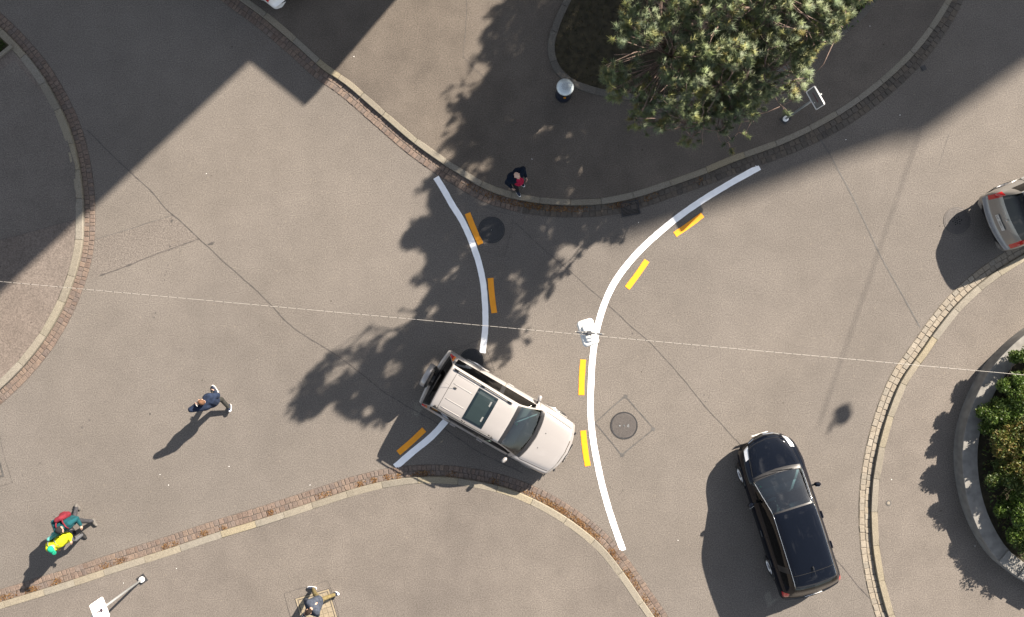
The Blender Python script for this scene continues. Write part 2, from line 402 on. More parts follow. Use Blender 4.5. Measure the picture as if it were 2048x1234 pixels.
# ------------------------------------------------------------------ ground, pavements, kerbs, gutters
road = mesh_obj('road', [(-220, -220, 0), (220, -220, 0), (220, 220, 0), (-220, 220, 0)], [(0, 1, 2, 3)], M['road']); road['kind'] = 'structure'
LEFT = [(-120, -60), (-40, 18), (0, 53), (35, 88), (80, 142), (115, 200), (142, 260), (160, 330), (168.5, 402), (169, 440), (166, 495), (145, 573), (97, 670), (45, 737), (0, 781), (-70, 835), (-160, 890)]
TOP = [(180, -255), (330, -127), (478, 0), (517, 28), (588, 87), (657, 147), (677, 160), (755, 225), (830, 289), (912, 345), (983, 384), (1047, 402), (1100, 409), (1152, 411), (1217, 407), (1290, 390), (1337, 374), (1412, 347), (1450, 331), (1582, 281), (1659, 242), (1717, 205), (1772, 162), (1828, 108), (1871, 52), (1903, 0), (1945, -80), (1990, -190), (2020, -320)]
RIGHT = [(2420, 400), (2250, 432), (2130, 468), (2048, 507), (1970, 557), (1920, 600), (1876, 652), (1841, 702), (1800, 762), (1775, 822), (1758, 880), (1743, 964), (1740, 1039), (1746, 1114), (1760, 1184), (1775, 1234), (1812, 1320), (1870, 1420)]
BOT = [(-160, 1240), (-70, 1224), (0, 1204), (140, 1161), (230, 1131), (274, 1117), (340, 1096), (442, 1062), (528, 1036), (622, 1005), (677, 987), (715, 975), (785, 959), (837, 953), (889, 953), (958, 962), (1024, 979), (1065, 996), (1157, 1051), (1202, 1089), (1249, 1147), (1284, 1198), (1309, 1234), (1345, 1295), (1400, 1400)]
pl = Path(LEFT, side=(60, 450)); pt = Path(TOP, side=(1100, 250)); pr = Path(RIGHT, side=(1900, 900)); pb = Path(BOT, side=(800, 1150))
kerb('kerb', pl, .225); kerb('kerb', pt, .185); kerb('kerb', pr, .20, (.75, 1.1)); kerb('kerb', pb, .20)
gutter('gutter', pl, [(0, .32), (1, .33)], 'sett_red')
gutter('gutter', Path(TOP[:12], side=(700, 100)), [(0, .33), (.7, .35), (1, .37)], 'sett_red')
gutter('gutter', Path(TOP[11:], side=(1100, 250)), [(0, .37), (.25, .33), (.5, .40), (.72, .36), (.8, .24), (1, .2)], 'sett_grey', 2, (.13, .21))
gutter('gutter', pr, [(0, .33), (1, .34)], 'sett_cream', 2, (.16, .24), 'joint_pale')
gutter('gutter', pb, [(0, .37), (.5, .36), (.62, .34), (1, .36)], 'sett_red')
def pavement(path, width, tail, m):
    e = [p for p in path.samples(width - .004, .15)]
    return sheet('pavement', [(p.x, p.y) for p in e] + [tuple(W(*q).xy) for q in tail], PZ, M[m])
pavement(pl, .225, [(-900, 890), (-900, -60)], 'pave_pink')
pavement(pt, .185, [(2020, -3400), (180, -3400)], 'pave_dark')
pavement(pr, .20, [(3000, 1420), (3000, 400)], 'pave')
pavement(pb, .20, [(1400, 1900), (-160, 1900)], 'pave')

# repair patches, seams and cracks (thin sheets on the surface)
def poly_patch(name, pts, z, m): return sheet(name, [tuple(W(x, y, z).xy) for x, y in pts], z, M[m])
poly_patch('road_patch', [(192, 478), (343, 431), (400, 479), (203, 550), (180, 560)], .003, 'patch')
sheet('pavement_patch', [tuple(W(x, y, .104).xy) for x, y in [(-300, 572), (0, 480), (153, 438), (150, 330), (130, 265), (100, 205), (28, 120), (-10, 150), (-300, 180)]], .104, M['pave'])
mbs = MB(); mbg = MB()
def crack(pts, wd=.03, z=.0045, mb=None, jit=.012, wob=1.2):
    P = [(x + random.uniform(-wob, wob) * .6, y + random.uniform(-wob, wob) * .6) for x, y in pts]
    p = Path(P, z, step=.05); V = []; F = []
    n = max(2, int(p.L / .09)); ph = random.uniform(0, 100)
    for i in range(n + 1):
        d = p.L * i / n; off = mnoise.noise((d * 2.2, ph, 0)) * jit * 1.6
        ww = wd * .68 * (.45 + .75 * abs(mnoise.noise((d * 3.1, ph + 9, 1))) + .25 * abs(mnoise.noise((d * 9, ph, 4))))
        a = p.at(d, off - ww / 2); b = p.at(d, off + ww / 2); V += [(a.x, a.y, z), (b.x, b.y, z)]
    for i in range(n): F.append((2 * i, 2 * i + 2, 2 * i + 3, 2 * i + 1))
    (mb or mbs).add(V, F)
crack([(175, 260), (222, 308), (268, 350), (305, 386), (335, 420), (365, 446), (400, 478), (425, 503), (450, 525), (493, 563), (540, 608), (575, 645), (592, 660), (640, 690), (690, 722), (725, 750), (760, 778), (810, 810), (860, 838), (910, 872), (960, 905), (1010, 930), (1045, 946)], .062)
crack([(1030, 446), (1060, 474), (1090, 500), (1150, 552), (1210, 605), (1238, 630), (1265, 655), (1295, 680), (1320, 705), (1365, 757), (1410, 812), (1470, 878)], .042)
crack([(1470, 878), (1560, 985), (1650, 1095), (1690, 1140), (1712, 1168), (1740, 1197)], .045)
crack([(1640, 278), (1655, 300), (1672, 332), (1708, 400), (1735, 455), (1760, 510), (1800, 582), (1840, 655)], .075, mb=mbg, jit=.004)
crack([(190, 479), (250, 461), (300, 445), (345, 430)], .03, mb=mbg); crack([(200, 552), (222, 544), (260, 530), (330, 502), (400, 478)], .05)
for a, b in [((1190, 846), (1250, 792)), ((1250, 792), (1307, 857)), ((1307, 857), (1244, 911)), ((1244, 911), (1190, 846))]:
    crack([a, ((a[0] + b[0]) / 2, (a[1] + b[1]) / 2), b], .075, mb=mbg, jit=.006)
for x, y in [(1251, 793), (1306, 858), (1244, 910)]:
    c = W(x, y); mbg.add([(c.x - .07, c.y - .04, .0048), (c.x + .04, c.y - .07, .0048), (c.x + .07, c.y + .03, .0048), (c.x - .03, c.y + .07, .0048)], [(0, 1, 2, 3)])
crack([(955, 409), (990, 419), (1028, 432)], .022); crack([(1028, 432), (1020, 470), (1008, 512)], .028); crack([(1008, 512), (975, 503), (948, 495)], .015); crack([(955, 409), (950, 430), (944, 452)], .02)
crack([(944, 390), (936, 398), (930, 425)], .018); crack([(1050, 428), (1046, 452)], .018)
crack([(890, 704), (925, 692), (965, 677)], .03); crack([(970, 690), (980, 715), (990, 742)], .03); crack([(890, 704), (898, 730), (905, 760)], .02)
crack([(1898, 268), (1888, 300), (1879, 331)], .02)
crack([(-60, 700), (-20, 790), (0, 872), (10, 915), (26, 965)], .022); crack([(26, 965), (10, 970), (-40, 984)], .022)
crack([(1585, 303), (1550, 322), (1522, 335)], .012)
tag(mbs.build('road_crack', M['seam']), kind='structure'); tag(mbg.build('road_seal', M['seam_grey']), kind='structure')
mbs = MB()
crack([(936, -40), (931, 60), (926, 112)], .03, .1045); crack([(926, 112), (950, 138), (980, 166)], .03, .1045)
crack([(568, 1187), (610, 1175), (655, 1161)], .028, .1045); crack([(655, 1161), (668, 1200), (682, 1250)], .028, .1045); crack([(568, 1187), (576, 1215), (588, 1260)], .028, .1045)
crack([(-40, 492), (0, 480), (60, 463), (153, 438)], .025, .106)
crack([(1619, 226), (1622, 233), (1627, 243)], .04, .1045, jit=.003)
tag(mbs.build('pavement_crack', M['seam']), kind='structure')
# dark drips and specks on the surfaces
mbd = MB()
def blot(x, y, r, z=.005, asp=1.0, ang=0.0):
    c = W(x, y, z); V = []; n = 9
    for k in range(n):
        a = 2 * math.pi * k / n; rr = r * random.uniform(.7, 1.15); u = rr * math.cos(a) * asp; v = rr * math.sin(a)
        V.append((c.x + u * math.cos(ang) - v * math.sin(ang), c.y + u * math.sin(ang) + v * math.cos(ang), z))
    mbd.add(V, [tuple(range(n))])
for x, y, r in [(343, 442, .045), (342, 452, .02), (340, 493, .035), (339, 500, .02), (336, 530, .02), (333, 543, .015), (330, 550, .02), (329, 560, .016), (327, 567, .012), (311, 626, .03), (308, 635, .025), (297, 662, .02), (292, 680, .015), (273, 710, .022), (263, 744, .016), (210, 804, .02), (300, 828, .03), (179, 840, .03), (164, 855, .028), (159, 863, .016), (80, 926, .024), (45, 950, .026), (108, 1033, .02), (360, 503, .02), (1408, 790, .03), (1417, 795, .022), (1411, 803, .02), (1246, 980, .02), (1262, 975, .018), (1220, 974, .018), (1243, 985, .015), (1265, 667, .02)]:
    blot(x, y, r, asp=random.uniform(.9, 1.5), ang=R(70))
for _ in range(150): blot(random.uniform(180, 1750), random.uniform(330, 1000), random.uniform(.006, .015))
blot(423, 487, .05, .0052, 2.4, R(20)); blot(258, 530, .035, .0052, 3.2, R(20)); blot(206, 549, .03, .0052, 3.4, R(20))
tag(mbd.build('road_stain', M['seam']), kind='structure')
mbd = MB()
for _ in range(90): blot(random.uniform(650, 1250), random.uniform(1010, 1234), random.uniform(.006, .014), .106)
for _ in range(120): blot(random.uniform(700, 1800), random.uniform(-20, 330), random.uniform(.006, .014), .106)
tag(mbd.build('pavement_stain', M['seam']), kind='structure')
mbd = MB()
for x, y in [(413, 347), (320, 949), (458, 933), (337, 970), (353, 1137), (1356, 1081), (708, 113), (1128, 205), (1064, 318), (1692, 279), (1277, 445), (620, 970), (1950, 1092), (1783, 959), (213, 1208), (247, 1166), (1800, 230), (1740, 52)]:
    blot(x, y, .009, .109, 1.8, random.uniform(0, 3))
tag(mbd.build('paper_scrap', M['white_enamel']), kind='stuff')
# ------------------------------------------------------------------ road markings
def marking(name, pts, wd, m, label, cat, group, z=.008, jit=.004):
    p = Path(pts, z, step=.06); mb = MB(); strip(mb, p, -wd / 2, wd / 2, z, .12, jit=jit)
    for i, f in enumerate(mb.f): pass
    o = mb.build(name, M[m]); return tag(o, label, cat, group)
G1, G2 = 'white lane lines on the junction', 'yellow dashes beside the white lines'
marking('white_line', [(1519, 334), (1457, 368.5), (1403, 401.5), (1354, 436), (1307, 475), (1264, 518), (1230, 563.5), (1209, 607), (1196, 650), (1187, 700), (1182.5, 760), (1181, 815), (1184, 862), (1192, 912), (1204, 969), (1221, 1029), (1246, 1101)], .19, 'white_paint', 'long white curved line passing under the hanging lamp from kerb to lower gutter', 'road line', G1)
marking('white_line', [(872, 354.5), (894, 391), (901, 404), (925, 443), (947, 493), (963.5, 550), (970, 607), (970.5, 654), (965, 706)], .185, 'white_paint', 'white curved line in tree shade ending at the manhole behind the beige off-roader', 'road line', G1)
marking('white_line', [(790.5, 934), (824, 905), (864, 872), (895.6, 837), (930, 795), (952, 752)], .20, 'white_paint', 'short white line running out from under the beige off-roader to the gutter', 'road line', G1)
for (a, b, lb) in [((935, 426.5), (961.5, 488.5), 'yellow dash beside the tarred black manhole cover'), ((981, 556), (988.5, 626), 'yellow dash in tree shade, next below the one by the black manhole'), ((1350, 469), (1405, 429.5), 'yellow dash partly in building shade near the street drain, farthest up the long white line'), ((1254.5, 576), (1294, 521), 'sunlit yellow dash right of the long white line, above the hanging lamp'), ((1166.5, 719), (1163, 790), 'yellow dash just below the hanging lamp, left of the long white line'), ((1166.5, 861), (1175.5, 932), 'yellow dash just in front of the beige off-roader bonnet'), ((796.5, 906), (848.5, 859), 'yellow dash in the shadow of the beige off-roader beside the short white line')]:
    m_ = ((a[0] + b[0]) / 2, (a[1] + b[1]) / 2); dx, dy = b[0] - a[0], b[1] - a[1]; k = 1.0
    marking('yellow_dash', [a, (m_[0] - dy * .012 * k, m_[1] + dx * .012 * k), b], .175, 'yellow_paint', lb, 'road dash', G2, .0085, .003)

# ------------------------------------------------------------------ manholes, drains, covers
def cover(px, py, r, m, label, style, rot=0, z0=0.0):
    t = thing('manhole_cover', label, 'manhole cover', W(px, py, z0), rot)
    f = MB(); f.lathe([(r * .93, -.02), (r * .93, .008), (r * .95, .0105), (r, .0105), (r * 1.01, .003), (r * 1.01, -.02)], n=48)
    if style == 'toothed':
        for k in range(60):
            a = 2 * math.pi * k / 60; f.box((math.cos(a) * r * 1.0, math.sin(a) * r * 1.0, .009), (.03, .02, .008), a)
    f.build('frame', M['iron_black' if style == 'toothed' else m], t)
    l = MB(); l.lathe([(r * .915, -.02), (r * .915, .007), (r * .90, .009)], n=48)
    if style in ('toothed', 'vented'):
        s = .042; n = int(r / s)
        for i in range(-n, n + 1):
            for j in range(-n, n + 1):
                x, y = i * s, j * s
                if .05 < math.hypot(x, y) < r * .86: l.box((x, y, .0105), (.024, .024, .005), 0)
    if style == 'ridged':
        n = 9
        for i in range(-n, n + 1):
            y = i * r * .9 / n; hl = math.sqrt(max(0, (r * .87)**2 - y * y))
            if hl > .03: l.box((0, y, .011), (2 * hl, .016, .007))
    l.build('lid', M[m], t)
    if style == 'vented':
        h = MB()
        for k, (x, y) in enumerate([(-.08, .09), (.05, .1), (-.01, .06), (-.07, .02), (.06, .03), (-.13, -.02), (0, -.01), (.13, 0), (-.06, -.05), (.07, -.04), (0, -.08), (-.06, -.12), (.07, -.11)]):
            h.lathe([(.021, .008), (.021, .0142)], (x, y, 0), 10)
        h.build('vent_hole', M['black_hole'], t)['kind'] = 'stuff'
    else:
        h = MB(); h.lathe([(.032, .005), (.032, .0135), (.026, .0145)], n=14); h.build('key_hole', M['black_hole'], t)
        if style == 'toothed':
            x = MB(); x.box((0, 0, .016), (.014, .05, .003)); x.build('key_bar', M['galv'], t)
            q = MB()     # raised lettering and the small cross on the lid
            for dy in (-.045, -.02, .005, .03): q.box((.13, dy, .0165), (.05, .008, .004))
            q.box((.105, -.02, .0163), (.008, .05, .004))
            q.build('raised_mark', M['galv'], t); q = MB(); q.box((-.13, 0, .0165), (.05, .014, .004)); q.box((-.13, 0, .0175), (.014, .05, .004))
            q.build('raised_cross', M['galv'], t)
        if style == 'plain':
            x = MB(); x.box((0, 0, .016), (.03, .012, .003), .8); x.build('key_bar', M['galv'], t)
    return t
cover(983, 460, .40, 'iron_black', 'tarred black round manhole cover beside a yellow dash in tree shade', 'plain')
cover(943, 721, .36, 'iron_black', 'ridged dark manhole cover half under the rear of the beige off-roader', 'ridged', R(-12))
cover(1248, 851, .405, 'iron', 'round cast iron manhole cover with toothed rim inside a diamond of sealed asphalt', 'toothed', R(2))
cover(1914, 441, .41, 'iron', 'vented iron manhole cover half in the shadow of the silver car', 'vented', R(5))
t = thing('valve_cap', 'small round metal valve cap set in the right pavement', 'valve cap', W(1777, 1006, PZ))
a = MB(); a.lathe([(.085, -.02), (.085, .005), (.075, .007)], n=20); a.build('frame', M['seam_grey'], t)
a = MB(); a.lathe([(.05, -.02), (.05, .009), (.045, .011)], n=16); a.build('lid', M['sett_cream'], t)
t = thing('hydrant_cap', 'small square dark cap in the road near the right end of the grey gutter', 'hydrant cap', W(1847, 136), R(25))
a = MB(); a.box((0, 0, .002), (.15, .15, .02)); a.build('frame', M['iron_black'], t); a = MB(); a.box((0, 0, .012), (.11, .11, .012), top=.95); a.build('lid', M['iron_black'], t)
# drain grate in the grey gutter
t = thing('drain_grate', 'dark slotted drain grate set in the gutter at the shaded kerb', 'drain grate', W(1260, 417), R(11))
a = MB()
for s in (-1, 1): a.box((0, s * .20, .015), (.56, .03, .05)); a.box((s * .265, 0, .0145), (.03, .37, .05))
a.build('frame', M['iron_black'], t)
a = MB()
for i in range(9): a.tube([(-.25, -.165 + i * .041, .02), (-.12, -.158 + i * .041, .022), (0, -.165 + i * .041, .022), (.12, -.158 + i * .041, .022), (.25, -.165 + i * .041, .02)], .010, 5)
a.build('bar', M['iron'], t)['kind'] = 'stuff'
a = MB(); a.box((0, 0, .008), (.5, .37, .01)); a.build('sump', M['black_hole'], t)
# square tiled cover under the man with the phone
t = thing('tiled_cover', 'square pavement cover filled with cream tiles under the man looking at his phone', 'cover', W(634, 1221, PZ), R(16.5))
c0 = (.42, .36, .26)
M['tile'] = island_mat('cream_tile', [(.33, .275, .195), (.38, .32, .23), (.35, .29, .2)], .7, 20, .15)
a = MB()
for s in (-1, 1): a.box((s * .50, 0, .006), (.045, 1.05, .02)); a.box((0, s * .50, .0055), (.95, .045, .02))
a.build('frame', M['tile'], t)
a = MB(); a.box((0, 0, .001), (1.09, 1.09, .012)); a.build('tray', M['seam'], t)
a = MB()
for i in range(6):
    for j in range(6): a.box((-.38 + i * .152, -.38 + j * .152, .008), (.142, .142, .016))
a.build('tile', M['tile'], t)
t = thing('pavement_hatch', 'metal edged hatch corner cut off by the left edge of the photo', 'hatch', W(-32, 929, 0), R(15))
a = MB()
for s in (-1, 1): a.box((s * .48, 0, .004), (.05, 1.0, .012)); a.box((0, s * .475, .0035), (.9, .05, .012))
a.build('frame', M['seam_grey'], t); a = MB(); a.box((0, 0, .003), (.86, .86, .01)); a.build('lid', M['patch'], t)

# ------------------------------------------------------------------ planted bed, grass, litter
def blades(name, n, pick, z, hgt, cols, m='grass', wd=.012, lean=.6):
    V = []; F = []; C = []
    for _ in range(n):
        x, y = pick(); a = random.uniform(0, 6.283); h = hgt * random.uniform(.5, 1.2); l = h * lean * random.uniform(.3, 1)
        c = random.choice(cols); k = random.uniform(.75, 1.25); c = [q * k for q in c] + [1]
        b = len(V); dx, dy = math.cos(a), math.sin(a)
        V += [(x - dy * wd, y + dx * wd, z), (x + dy * wd, y - dx * wd, z), (x + dx * l, y + dy * l, z + h)]
        F.append((b, b + 1, b + 2)); C += [c] * 3
    o = mesh_obj(name, V, F, M[m], col=C); o['kind'] = 'stuff'; return o
def inside(poly):
    P = [tuple(W(*q).xy) for q in poly]; xs = [p[0] for p in P]; ys = [p[1] for p in P]
    def pick():
        while True:
            x, y = random.uniform(min(xs), max(xs)), random.uniform(min(ys), max(ys)); c = False
            for (x1, y1), (x2, y2) in zip(P, P[1:] + P[:1]):
                if (y1 > y) != (y2 > y) and x < (x2 - x1) * (y - y1) / (y2 - y1) + x1: c = not c
            if c: return x, y
    return pick
# the bed round the pine: granite edging, soil, short dark grass
BED = [(1760, -150), (1900, -330), (1700, -420), (1400, -330), (1220, -150), (1140, -20), (1112, 45), (1102, 92), (1112, 132), (1138, 162), (1180, 180), (1300, 196), (1420, 192), (1520, 162), (1600, 118), (1660, 86), (1715, 40), (1760, -12), (1820, -110)]
edge = Path([(1560, -330), (1330, -240), (1190, -110), (1128, 0), (1104, 55), (1095, 92), (1105, 138), (1135, 170), (1180, 188), (1300, 205), (1420, 200), (1525, 170), (1600, 126), (1658, 90), (1714, 48), (1750, 6), (1800, -70), (1850, -180)], side=(1400, 0))
mb = MB(); d = 0
while d < edge.L - .3:
    l = min(random.uniform(.8, 1.2), edge.L - d); n = 5; V = []; F = []
    prof = [(0, .05), (0, .125), (.012, .14), (.20, .14), (.212, .125), (.212, .05)]
    for i in range(n + 1):
        for o_, z in prof: q = edge.at(d + .006 + (l - .012) * i / n, o_); V.append((q.x, q.y, z))
    for i in range(n):
        for j in range(5):
            f = (i * 6 + j, i * 6 + j + 1, i * 6 + 7 + j, i * 6 + 6 + j); F.append(f if edge.sg < 0 else f[::-1])
    F += [tuple(range(6)), tuple(range(n * 6, n * 6 + 6))[::-1]]
    mb.add(V, F); d += l
M['edging'] = island_mat('bed_edging_stone', [(.15, .14, .125), (.19, .175, .155), (.17, .16, .14)], .85, 30, .25)
tag(mb.build('bed_edging', M['edging']), kind='structure')
inner = [(p.x, p.y) for p in edge.samples(.2, .2)]
sheet('planting_soil', inner, .118, M['soil'])
ipx = [((x) * PPM + 1024, 617 - y * PPM) for x, y in inner]
pick_bed = inside(ipx)
blades('grass', 9000, pick_bed, .118, .06, [(.045, .06, .014), (.06, .075, .018), (.07, .055, .02), (.10, .07, .03)])
# bright green ground cover along the right end of the bed
def leaf_cloud(n, pick, size, cols, m, name, parent=None, asp=.5, up=.5):
    V = []; F = []; C = []
    for _ in range(n):
        p = Vector(pick()); d = Vector((random.gauss(0, 1), random.gauss(0, 1), random.gauss(up, .6))).normalized(); s = size * random.uniform(.6, 1.3)
        t = d.orthogonal().normalized(); t = (Matrix.Rotation(random.uniform(0, 6.28), 3, d) @ t); q = d.cross(t)
        c = cols[int(random.random()**1.3 * len(cols)) % len(cols)]; k = random.uniform(.7, 1.3); c = [min(1, x * k) for x in c] + [1]; b = len(V)
        V += [p - t * s, p - q * s * asp + d * s * .15, p + t * s, p + q * s * asp + d * s * .15]; F.append((b, b + 1, b + 2, b + 3)); C += [c] * 4
    return mesh_obj(name, V, F, M[m], parent, col=C)
t = thing('low_hedge', 'bright green low shrub growing at the right end of the pine bed', 'shrub', W(1690, 20, .1))
t0 = W(1690, 20, .1)
def hp():
    k = random.random(); x = 1650 + 95 * k + random.gauss(0, 8); y = 72 - 100 * k + random.gauss(0, 14); z = .12 + random.random()**.7 * .38
    p = W(x, y - 14, 0); return (p.x - t0.x, p.y - t0.y, z - .1)
leaf_cloud(1900, hp, .05, [(.05, .10, .015), (.07, .13, .02), (.09, .15, .03), (.04, .07, .015)], 'leaf', 'foliage', t)
a = MB()
for k in range(12): x0 = W(1655 + 8 * k, 58 - 9 * k) - t0; a.tube([(x0.x, x0.y, 0), (x0.x + .03, x0.y + .02, .3)], [.012, .006], 5)
a.build('stem', M['bark'], t)
# grass patch at the top left corner behind its own edging
sheet('planting_soil', [tuple(W(*q, .11).xy) for q in [(-200, -60), (-40, 40), (0, 74), (20, 92), (-6, 118), (-200, 240)]], .108, M['soil'])
blades('grass', 1500, inside([(-60, 30), (0, 76), (19, 92), (-6, 116), (-60, 140)]), .108, .10, [(.06, .11, .02), (.08, .13, .03), (.05, .08, .015)])
mb = MB(); p0, p1 = W(26, 92, .1), W(-60, 162, .1); c = (p0 + p1) / 2; mb.box((c.x, c.y, .11), ((p1 - p0).length, .11, .12), math.atan2((p1 - p0).y, (p1 - p0).x), bev=.01)
tag(mb.build('bed_edging', M['kerb']), kind='structure')
# dry brown leaf litter caught in the gutters
def litter(path, spots, off=(-.17, -.02), z=.02):
    V = []; F = []; C = []
    for (x, y, n, sp) in spots:
        q = W(x, y).xy; i = min(range(len(path.p)), key=lambda k: (path.p[k] - q).length); d0 = path.cum[i]
        for _ in range(n):
            p = path.at(d0 + random.gauss(0, sp), random.uniform(*off) + random.gauss(0, .02)); s = random.uniform(.012, .032)
            a = random.uniform(0, 6.28); dd = Vector((math.cos(a), math.sin(a), random.uniform(-.4, .4))) * s; e = Vector((-math.sin(a), math.cos(a), random.uniform(-.4, .4))) * s * .5
            P = Vector((p.x, p.y, z + random.random()**2 * .03)); b = len(V); V += [P - dd, P - e, P + dd, P + e]; F.append((b, b + 1, b + 2, b + 3))
            c = random.choice([(.22, .115, .045), (.27, .15, .06), (.19, .095, .04), (.32, .20, .095), (.14, .075, .04)]); C += [[*c, 1]] * 4
    o = mesh_obj('leaf_litter', V, F, M['litter'], col=C); o['kind'] = 'stuff'; return o
litter(pb, [(5, 1195, 180, .22), (62, 1175, 110, .12), (112, 1158, 60, .1), (210, 1120, 60, .12), (240, 1117, 70, .1), (330, 1090, 60, .07), (348, 1084, 40, .06), (410, 1062, 70, .07), (447, 1054, 30, .05), (541, 1022, 60, .06), (650, 986, 70, .14), (720, 964, 60, .06), (746, 958, 50, .05), (776, 954, 40, .05), (795, 949, 50, .06), (845, 945, 120, .12), (905, 946, 40, .1), (990, 962, 40, .1), (1058, 985, 60, .08), (1095, 1003, 260, .22), (1125, 1023, 240, .2), (1160, 1044, 240, .2), (1185, 1067, 160, .16), (1225, 1106, 120, .14), (1258, 1146, 90, .12), (1275, 1170, 60, .1), (1292, 1196, 50, .1), (1310, 1228, 60, .1)])
litter(pt, [(960, 380, 70, .3), (1010, 398, 160, .35), (1070, 412, 260, .35), (1120, 416, 140, .3), (1160, 416, 60, .2), (1235, 404, 90, .15), (1400, 360, 30, .1), (1300, 395, 50, .15)], (-.2, -.02))
# ------------------------------------------------------------------ round planter on the right
PC = [(2330, 500), (2180, 580), (2100, 622), (2048, 652), (2000, 690), (1960, 735), (1930, 790), (1912, 840), (1904, 890), (1905, 940), (1916, 1000), (1940, 1060), (1972, 1108), (2010, 1140), (2060, 1172), (2130, 1205), (2250, 1240)]
pw = Path(PC, side=(2048, 900)); WH = .55
t = thing('planter', 'curved grey concrete planter wall round the shrub bed at the right edge', 'planter', (0, 0, 0))
V = []; F = []; S = [(0, .05), (0.0, .05 + WH - .01), (.012, .05 + WH), (.44, .05 + WH), (.45, .05 + WH - .012), (.45, .2)]; n = 160
for i in range(n + 1):
    for o_, z in S: q = pw.at(pw.L * i / n, o_); V.append((q.x, q.y, z))
for i in range(n):
    for j in range(5):
        f = (i * 6 + j, i * 6 + j + 1, i * 6 + 7 + j, i * 6 + 6 + j); F.append(f if pw.sg < 0 else f[::-1])
mesh_obj('wall', V, F, M['concrete'], t)
a = MB()
for x, y, l in [(1990, 1118, .55), (2026, 1143, .5), (2064, 1168, .5)]:
    q = W(x, y).xy; i = min(range(len(pw.p)), key=lambda k: (pw.p[k] - q).length); tt = pw.tan(i); p = pw.at(pw.cum[i], .215)
    a.box((p.x, p.y, .05 + WH + .025), (l, .45, .05), math.atan2(tt.y, tt.x), bev=.008)
a.build('coping_slab', M['concrete'], t)
pts = [(p.x, p.y) for p in pw.samples(.44, .2)]
sheet('planting_soil', pts + [tuple(W(2500, 900).xy)], .45, M['soil'])
GREEN = [(.06, .11, .016), (.085, .15, .022), (.11, .18, .03), (.05, .085, .015), (.15, .20, .04)]
BRONZE = [(.11, .11, .025), (.14, .125, .03), (.075, .11, .02), (.18, .13, .035), (.09, .13, .025)]
DARKG = [(.045, .075, .015), (.06, .10, .02), (.075, .115, .024), (.09, .10, .025)]
OLIVE = [(.14, .15, .03), (.20, .18, .03), (.09, .12, .022), (.25, .20, .04)]
def shrub(px, py, r, h, n, cols, size, label, asp=.42, up=.5, group='shrubs in the round planter'):
    b = W(px, py, .45); t = thing('shrub', label, 'shrub', b, 0, group)
    h *= 1.2; r *= 1.3; n = int(n * 3.3); size *= .82; cl = [(random.gauss(0, r * .45), random.gauss(0, r * .45), h * random.uniform(.45, .95), r * random.uniform(.3, .55)) for _ in range(12)]
    def pick():
        c = random.choice(cl); d = Vector((random.gauss(0, 1), random.gauss(0, 1), random.gauss(0, 1))).normalized() * c[3] * random.random()**.4
        return (c[0] + d.x, c[1] + d.y, max(.02, c[2] + d.z * .8))
    leaf_cloud(n, pick, size, cols, 'leaf', 'foliage', t, asp, up)
    a = MB()
    for c in cl: a.tube([(0, 0, 0), (c[0] * .5, c[1] * .5, c[2] * .6), (c[0], c[1], c[2] * .95)], [.016, .011, .004], 5)
    a.build('stem', M['bark'], t)
for s in [(2052, 712, .42, .75, 1500, GREEN, .055, 'glossy green shrub at the upper tip of the planter by the cable'),
          (2010, 762, .50, .80, 2200, GREEN, .055, 'bright green leafy shrub near the planter rim below the cable'),
          (2058, 775, .50, .95, 1500, OLIVE, .05, 'yellow olive shrub cut by the right edge below the cable'),
          (1975, 822, .42, .65, 1800, GREEN, .05, 'bright green small leaved shrub pressed against the inner planter rim'),
          (2030, 845, .55, .95, 2000, DARKG, .05, 'dark green shrub in the middle of the planter, left of the straw grass'),
          (1982, 880, .50, .80, 2000, BRONZE, .06, 'bronze leaved shrub left of the straw grass at the planter rim'),
          (2040, 935, .55, 1.0, 2000, BRONZE, .06, 'bronze brown shrub below the straw grass'),
          (1990, 948, .46, .75, 1800, DARKG, .05, 'dark shrub with sparse bronze leaves halfway down the planter'),
          (2010, 1015, .52, .70, 2400, GREEN, .055, 'deep green shrub with pointed leaves above the coping slabs'),
          (2055, 1060, .52, .70, 1600, DARKG, .055, 'dark green shrub cut by the right edge above the coping slabs'),
          (2075, 990, .5, .9, 1200, OLIVE, .05, 'olive brown shrub at the right edge between bronze and green ones')]:
    shrub(*s)
for s in [(2120, 820, .6, 1.0, 700, GREEN, .07, 'green shrub on the far side of the planter outside the right edge'), (2130, 950, .6, 1.0, 700, DARKG, .07, 'dark shrub on the far side of the planter outside the right edge')]: shrub(*s)
pick_pl = inside([(2330, 560), (2180, 640), (2090, 690), (2030, 725), (1985, 770), (1958, 820), (1944, 870), (1944, 940), (1956, 1000), (1978, 1050), (2010, 1095), (2060, 1130), (2200, 1190), (2330, 1000)])
def pk():
    x, y = pick_pl(); return (x, y, .46 + random.random() * .28)
o = leaf_cloud(9000, pk, .045, GREEN + DARKG + BRONZE[:2], 'leaf', 'ground_cover'); o['kind'] = 'stuff'
t = thing('grass_tuft', 'straw coloured tuft of long grass blades in the middle of the planter', 'grass tuft', W(2062, 870, .45))
V = []; F = []; C = []
